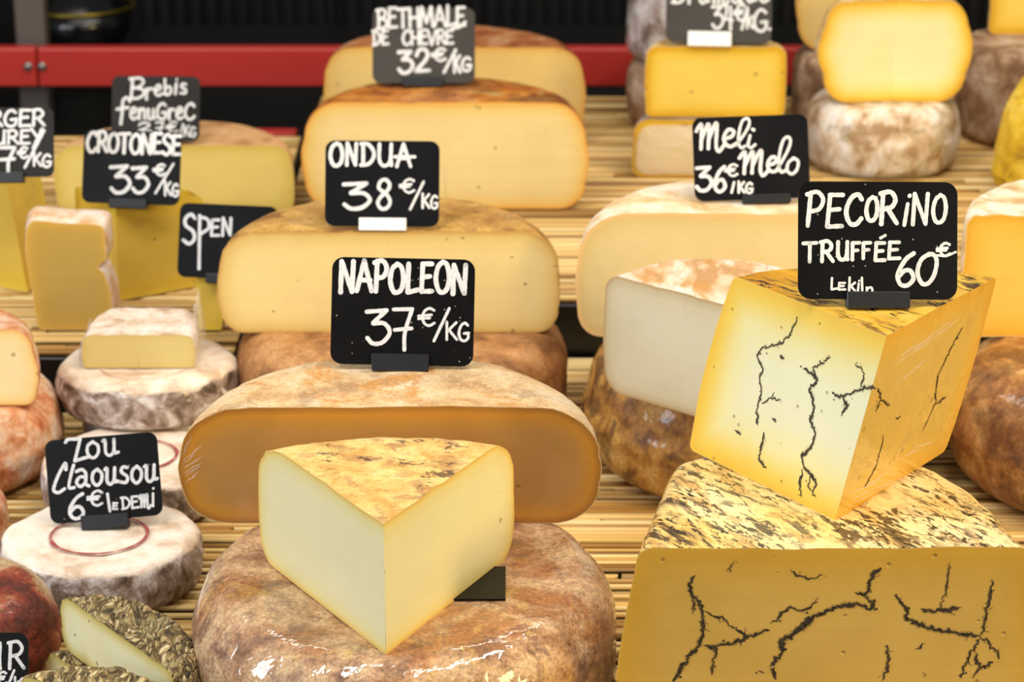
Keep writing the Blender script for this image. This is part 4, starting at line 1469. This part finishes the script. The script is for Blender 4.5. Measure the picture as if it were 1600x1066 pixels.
# ================================================================== price tags
pen = Pen()
pen.line('NAPOLEON', 531, 456, 729, 458, 47, 8.2, gap=.13)
pen.box('3', 573, 483, 609, 537, 7.2).box('7', 614, 482, 645, 540, 6.6).box('€', 654, 482, 679, 509, 4.6).box('/', 678, 533, 703, 482, 5)
pen.s.pop()
pen.seg([(678, 533), (702, 482)], 5).box('K', 696, 503, 714, 531, 4.6).box('G', 716, 505, 733, 533, 4.6)
price_tag(.2073, 625, 580, 517.5, 403.5, 741, 571, (581, 553, 670, 580), pen, 'black chalkboard tag priced 37 on the big golden half wheel', roll=1.2, board_m=M_slate)

pen = Pen()
pen.box('P', 1259, 300, 1285, 353, 7.6, .05).box('E', 1290, 303, 1316, 356, 7.6, .05).box('C', 1320, 304, 1346, 351, 8, .05).box('O', 1352, 308, 1371, 345, 7.4, .05)
pen.box('R', 1374, 300, 1402, 350, 8, .03).box('i', 1408, 303, 1424, 352, 6.6, .02).box('N', 1425, 303, 1450, 351, 7, .04).box('O', 1456, 305, 1478, 348, 7, .05)
pen.box('T', 1255, 379, 1276, 409, 6.4).box('R', 1282, 377, 1302, 409, 6.8).box('U', 1308, 378, 1326, 406, 6.6).box('F', 1330, 379, 1343, 406, 6.2).box('F', 1347, 379, 1360, 404, 6.2)
pen.box('E', 1366, 379, 1383, 408, 6.4).box('E', 1387, 378, 1406, 405, 6.4).seg([(1376, 372), (1383, 368)], 5)
pen.box('6', 1399, 395, 1428, 446, 7.4, .06).box('0', 1431, 397, 1462, 444, 7.4, .04).box('€', 1464, 380, 1484, 400, 5).seg([(1464, 399), (1478, 400), (1493, 394)], 4)
pen.box('L', 1298, 435, 1308, 453, 4.2).box('E', 1309, 442, 1321, 453, 3.8).box('k', 1325, 434, 1337, 455, 4.2).box('i', 1339, 438, 1343, 455, 3.8).box('|', 1344, 434, 1350, 455, 4.2).box('n', 1353, 444, 1364, 458, 4)
price_tag(ZP + .126, 1371, 482, 1247, 284, 1496, 468, (1322, 456, 1420, 482), pen, 'large black chalkboard tag priced 60 on the truffle wedge', roll=.3)

pen = Pen()
pen.box('O', 515, 224, 536, 259, 7).box('N', 541, 224, 558, 258, 6.4).box('D', 564, 224, 585, 258, 6.6).box('U', 591, 225, 614, 259, 6.2)
pen.box('A', 620, 225, 642, 260, 6.2).seg([(617, 245), (648, 245)], 5.6)
pen.box('3', 537, 285, 578, 326, 7).box('8', 589, 281, 611, 326, 6.4).box('€', 625, 280, 647, 301, 4.4).seg([(641, 327), (662, 284)], 4.6).box('K', 659, 303, 671, 325, 4.4).box('G', 673, 306, 684, 326, 4)
price_tag(ZO + .092, 598, 361, 508, 220, 686.5, 354, (561, 341, 635, 361), pen, 'black chalkboard tag priced 38 with a white clip, on the ochre rind half', roll=.5, board_m=M_slate_clean, holder_m=M_white_plastic)

pen = Pen()
pen.line('m', 1090, 233, 1132, 230, 38, 6).line('e', 1130, 231, 1152, 229, 38, 6).seg([(1150, 227), (1164, 208), (1171, 193), (1168, 185), (1160, 189), (1155, 206), (1154, 222), (1158, 231), (1165, 228)], 5).seg([(1172, 212), (1169, 226), (1173, 231), (1180, 226)], 5).seg([(1176, 202), (1177.5, 203)], 6)
pen.line('m', 1157, 272, 1202, 269, 36, 6).line('e', 1198, 270, 1217, 269, 36, 6).seg([(1214, 265), (1228, 241), (1235, 223), (1232, 214), (1224, 219), (1218, 240), (1217, 259), (1221, 269), (1228, 266)], 5).seg([(1241, 247), (1232, 254), (1230, 266), (1237, 272), (1245, 265), (1247, 252), (1239, 247)], 5.2)
pen.box('3', 1088, 260, 1112, 298, 6.4).box('6', 1115, 260, 1134, 299, 6.2).box('€', 1133, 257, 1152, 275, 4.2).seg([(1143, 301), (1147, 285)], 4.4).box('K', 1153, 284, 1163, 301, 4.4).box('G', 1165, 286, 1176, 302, 4.4)
price_tag(ZM + .110, 1198, 318, 1083.5, 181, 1264, 312, (1160, 304, 1235, 318), pen, 'black chalkboard tag priced 36 on the pale rind half', roll=-2.0, board_m=M_slate_clean)

pen = Pen()
pen.line('BETHMALE', 589, 44, 727, 41, 31, 5, gap=.06).seg([(706, 44), (718, 42), (727, 34)], 5)
pen.line('DE', 583, 70, 607, 69, 22, 4.6).line('CHEVRE', 629, 70, 708, 69, 22, 4.6, gap=.06)
pen.box('3', 623, 79, 645, 114, 6.4).box('2', 649, 77, 671, 113, 6.4).box('€', 675, 76, 696, 95, 4.6).seg([(694, 113), (712, 78)], 5).box('K', 709, 86, 719, 113, 4.8).box('G', 721, 90, 736, 111, 4.8)
price_tag(ZS + .119, 661, 136, 582, 12, 742, 130, (630, 121, 693, 136), pen, 'haze-greyed black chalkboard tag priced 32 on the front orange rind half', board_m=M_slate_hazed)

pen = Pen()
pen.line('Brumaue', 1050, 5, 1200, 3, 34, 5, gap=.2)
pen.box('3', 1113, 8, 1130, 44, 4.8).box('4', 1132, 7, 1146, 46, 4.6).box('€', 1147, 7, 1164, 32, 4.6).seg([(1159, 46), (1168, 12)], 4.6).box('k', 1166, 14, 1177, 44, 4.4).box('G', 1177, 15, 1199, 49, 5).box('.', 1201, 40, 1204, 46, 5)
price_tag(ZS + .0688 + .081, 1108, 73, 1041, -52, 1206, 67, (1074, 50, 1142, 73), pen, 'haze-greyed black chalkboard tag priced 34 with a white clip, on the lemon yellow block', roll=1.2, board_m=M_slate_hazed, holder_m=M_white_plastic)

pen = Pen()
pen.line('CROTONESE', 135, 237, 282, 242, 31, 6, gap=.06)
pen.box('3', 173, 258, 203, 301, 6.4).box('3', 207, 260, 232, 301, 6).box('€', 240, 257, 258, 274, 4.4).seg([(243, 302), (271, 256)], 4.2).box('K', 257, 284, 267, 305, 4.2).box('G', 269, 288, 279, 307, 4.2)
price_tag(ZS + .093, 200, 326, 129.5, 204, 282, 319, (171, 312, 230, 326), pen, 'black chalkboard tag priced 33 on the mustard yellow wedge', roll=2.0, board_m=M_slate_clean)

pen = Pen()
pen.box('B', 200, 122, 225, 154, 4.6, .1).box('r', 227, 128, 240, 155, 4.6).line('ebis', 241, 149, 292, 147, 24, 4.2, gap=.12)
pen.box('f', 183, 152, 203, 184, 4.8).line('enuGreC', 203, 186, 304, 186, 26, 4.6, gap=.12)
pen.box('2', 216, 192, 236, 206, 3.6).box('7', 243, 191, 256, 207, 3).box('€', 260, 190, 277, 207, 3).seg([(282, 208), (286, 193)], 2.4).box('K', 287, 196, 296, 213, 3).box('G', 297, 199, 306, 214, 3)
price_tag(ZS + .074, 246, 228, 174.5, 119, 312, 220, (215, 213, 277, 228), pen, 'lightly haze-greyed chalkboard tag priced 27 at the back on the pinkish half', roll=.5, board_m=M_slate_part_hazed)

pen = Pen()
pen.line('BERGER', -60, 198, 70, 197, 25, 5.2, gap=.1).line('UREY', -8, 225, 66, 224, 22, 4.8, gap=.1)
pen.box('2', -34, 229, -8, 258, 5.6).box('7', -2, 230, 24, 264, 5.8).box('€', 28, 230, 43, 247, 4.2).seg([(39, 262), (69, 204)], 4.8).box('K', 52, 239, 64, 259, 4.4).box('G', 66, 242, 80, 261, 4.4)
price_tag(ZS + .128, 8, 286, -68, 168, 84, 277, (-22, 270, 38, 286), pen, 'black chalkboard tag lettered RGER UREY at the left edge, on the tall yellow wedge', roll=-.6, board_m=M_slate_part_hazed)

pen = Pen()
pen.box('S', 286, 335, 306, 381, 6).seg([(312, 337), (311, 420)], 5.4).seg([(312, 339), (324, 343), (326, 356), (313, 366)], 5.2).box('E', 329, 343, 343, 369, 5).box('N', 347, 341, 362, 368, 5).box('W', 366, 341, 384, 368, 5) if 'W' in GL else pen.box('S', 286, 335, 306, 381, 6).seg([(312, 337), (311, 420)], 5.4).seg([(312, 339), (324, 343), (326, 356), (313, 366)], 5.2).box('E', 329, 343, 343, 369, 5).box('N', 347, 341, 362, 368, 5)
price_tag(ZS + .0475, 334, 443, 279, 320, 432, 436, (322, 428, 346, 443), pen, 'black chalkboard tag lettered SPE, half hidden behind the ochre rind half', roll=2.5, board_m=M_slate_clean)

pen = Pen()
pen.box('Z', 102, 686, 137, 721, 5.6).line('ou', 136, 716, 184, 711, 40, 5.4, gap=.16)
pen.seg([(103, 734), (102, 724), (94, 737), (87, 753), (84, 766), (91, 770), (101, 764)], 5.6).seg([(115, 727), (110, 746), (108, 762), (116, 762)], 5.2).line('aousou', 119, 762, 245, 751, 40, 5.6, .04, gap=.12)
pen.box('6', 107, 771, 132, 810, 6).box('€', 137, 767, 160, 790, 4.4).seg([(168, 772), (172, 799)], 4.8).box('E', 176, 786, 184, 796, 3.6)
pen.line('DEm', 191, 796, 236, 791, 19, 4, gap=.1).line('i', 236, 792, 247, 790, 28, 4)
price_tag(.0405, 166, 825, 74, 681.5, 250, 812.5, (129, 803, 203, 825), pen, 'black chalkboard tag priced 6, on the small white wheel with a red ring', roll=-4.8, board_m=M_slate)

pen = Pen()
pen.box('U', -30, 1005, 4, 1046, 6).box('R', 12, 1003, 38, 1045, 6).box('€', -6, 1050, 10, 1070, 4.4).seg([(10, 1078), (22, 1048)], 4.6).box('k', 22, 1058, 30, 1076, 4).box('G', 30, 1060, 40, 1078, 4)
price_tag(.0, -60, 1160, -165, 989, 44, 1140, (-105, 1136, -15, 1160), pen, 'black chalkboard tag lettered UR in the lower left corner', board_m=M_slate)
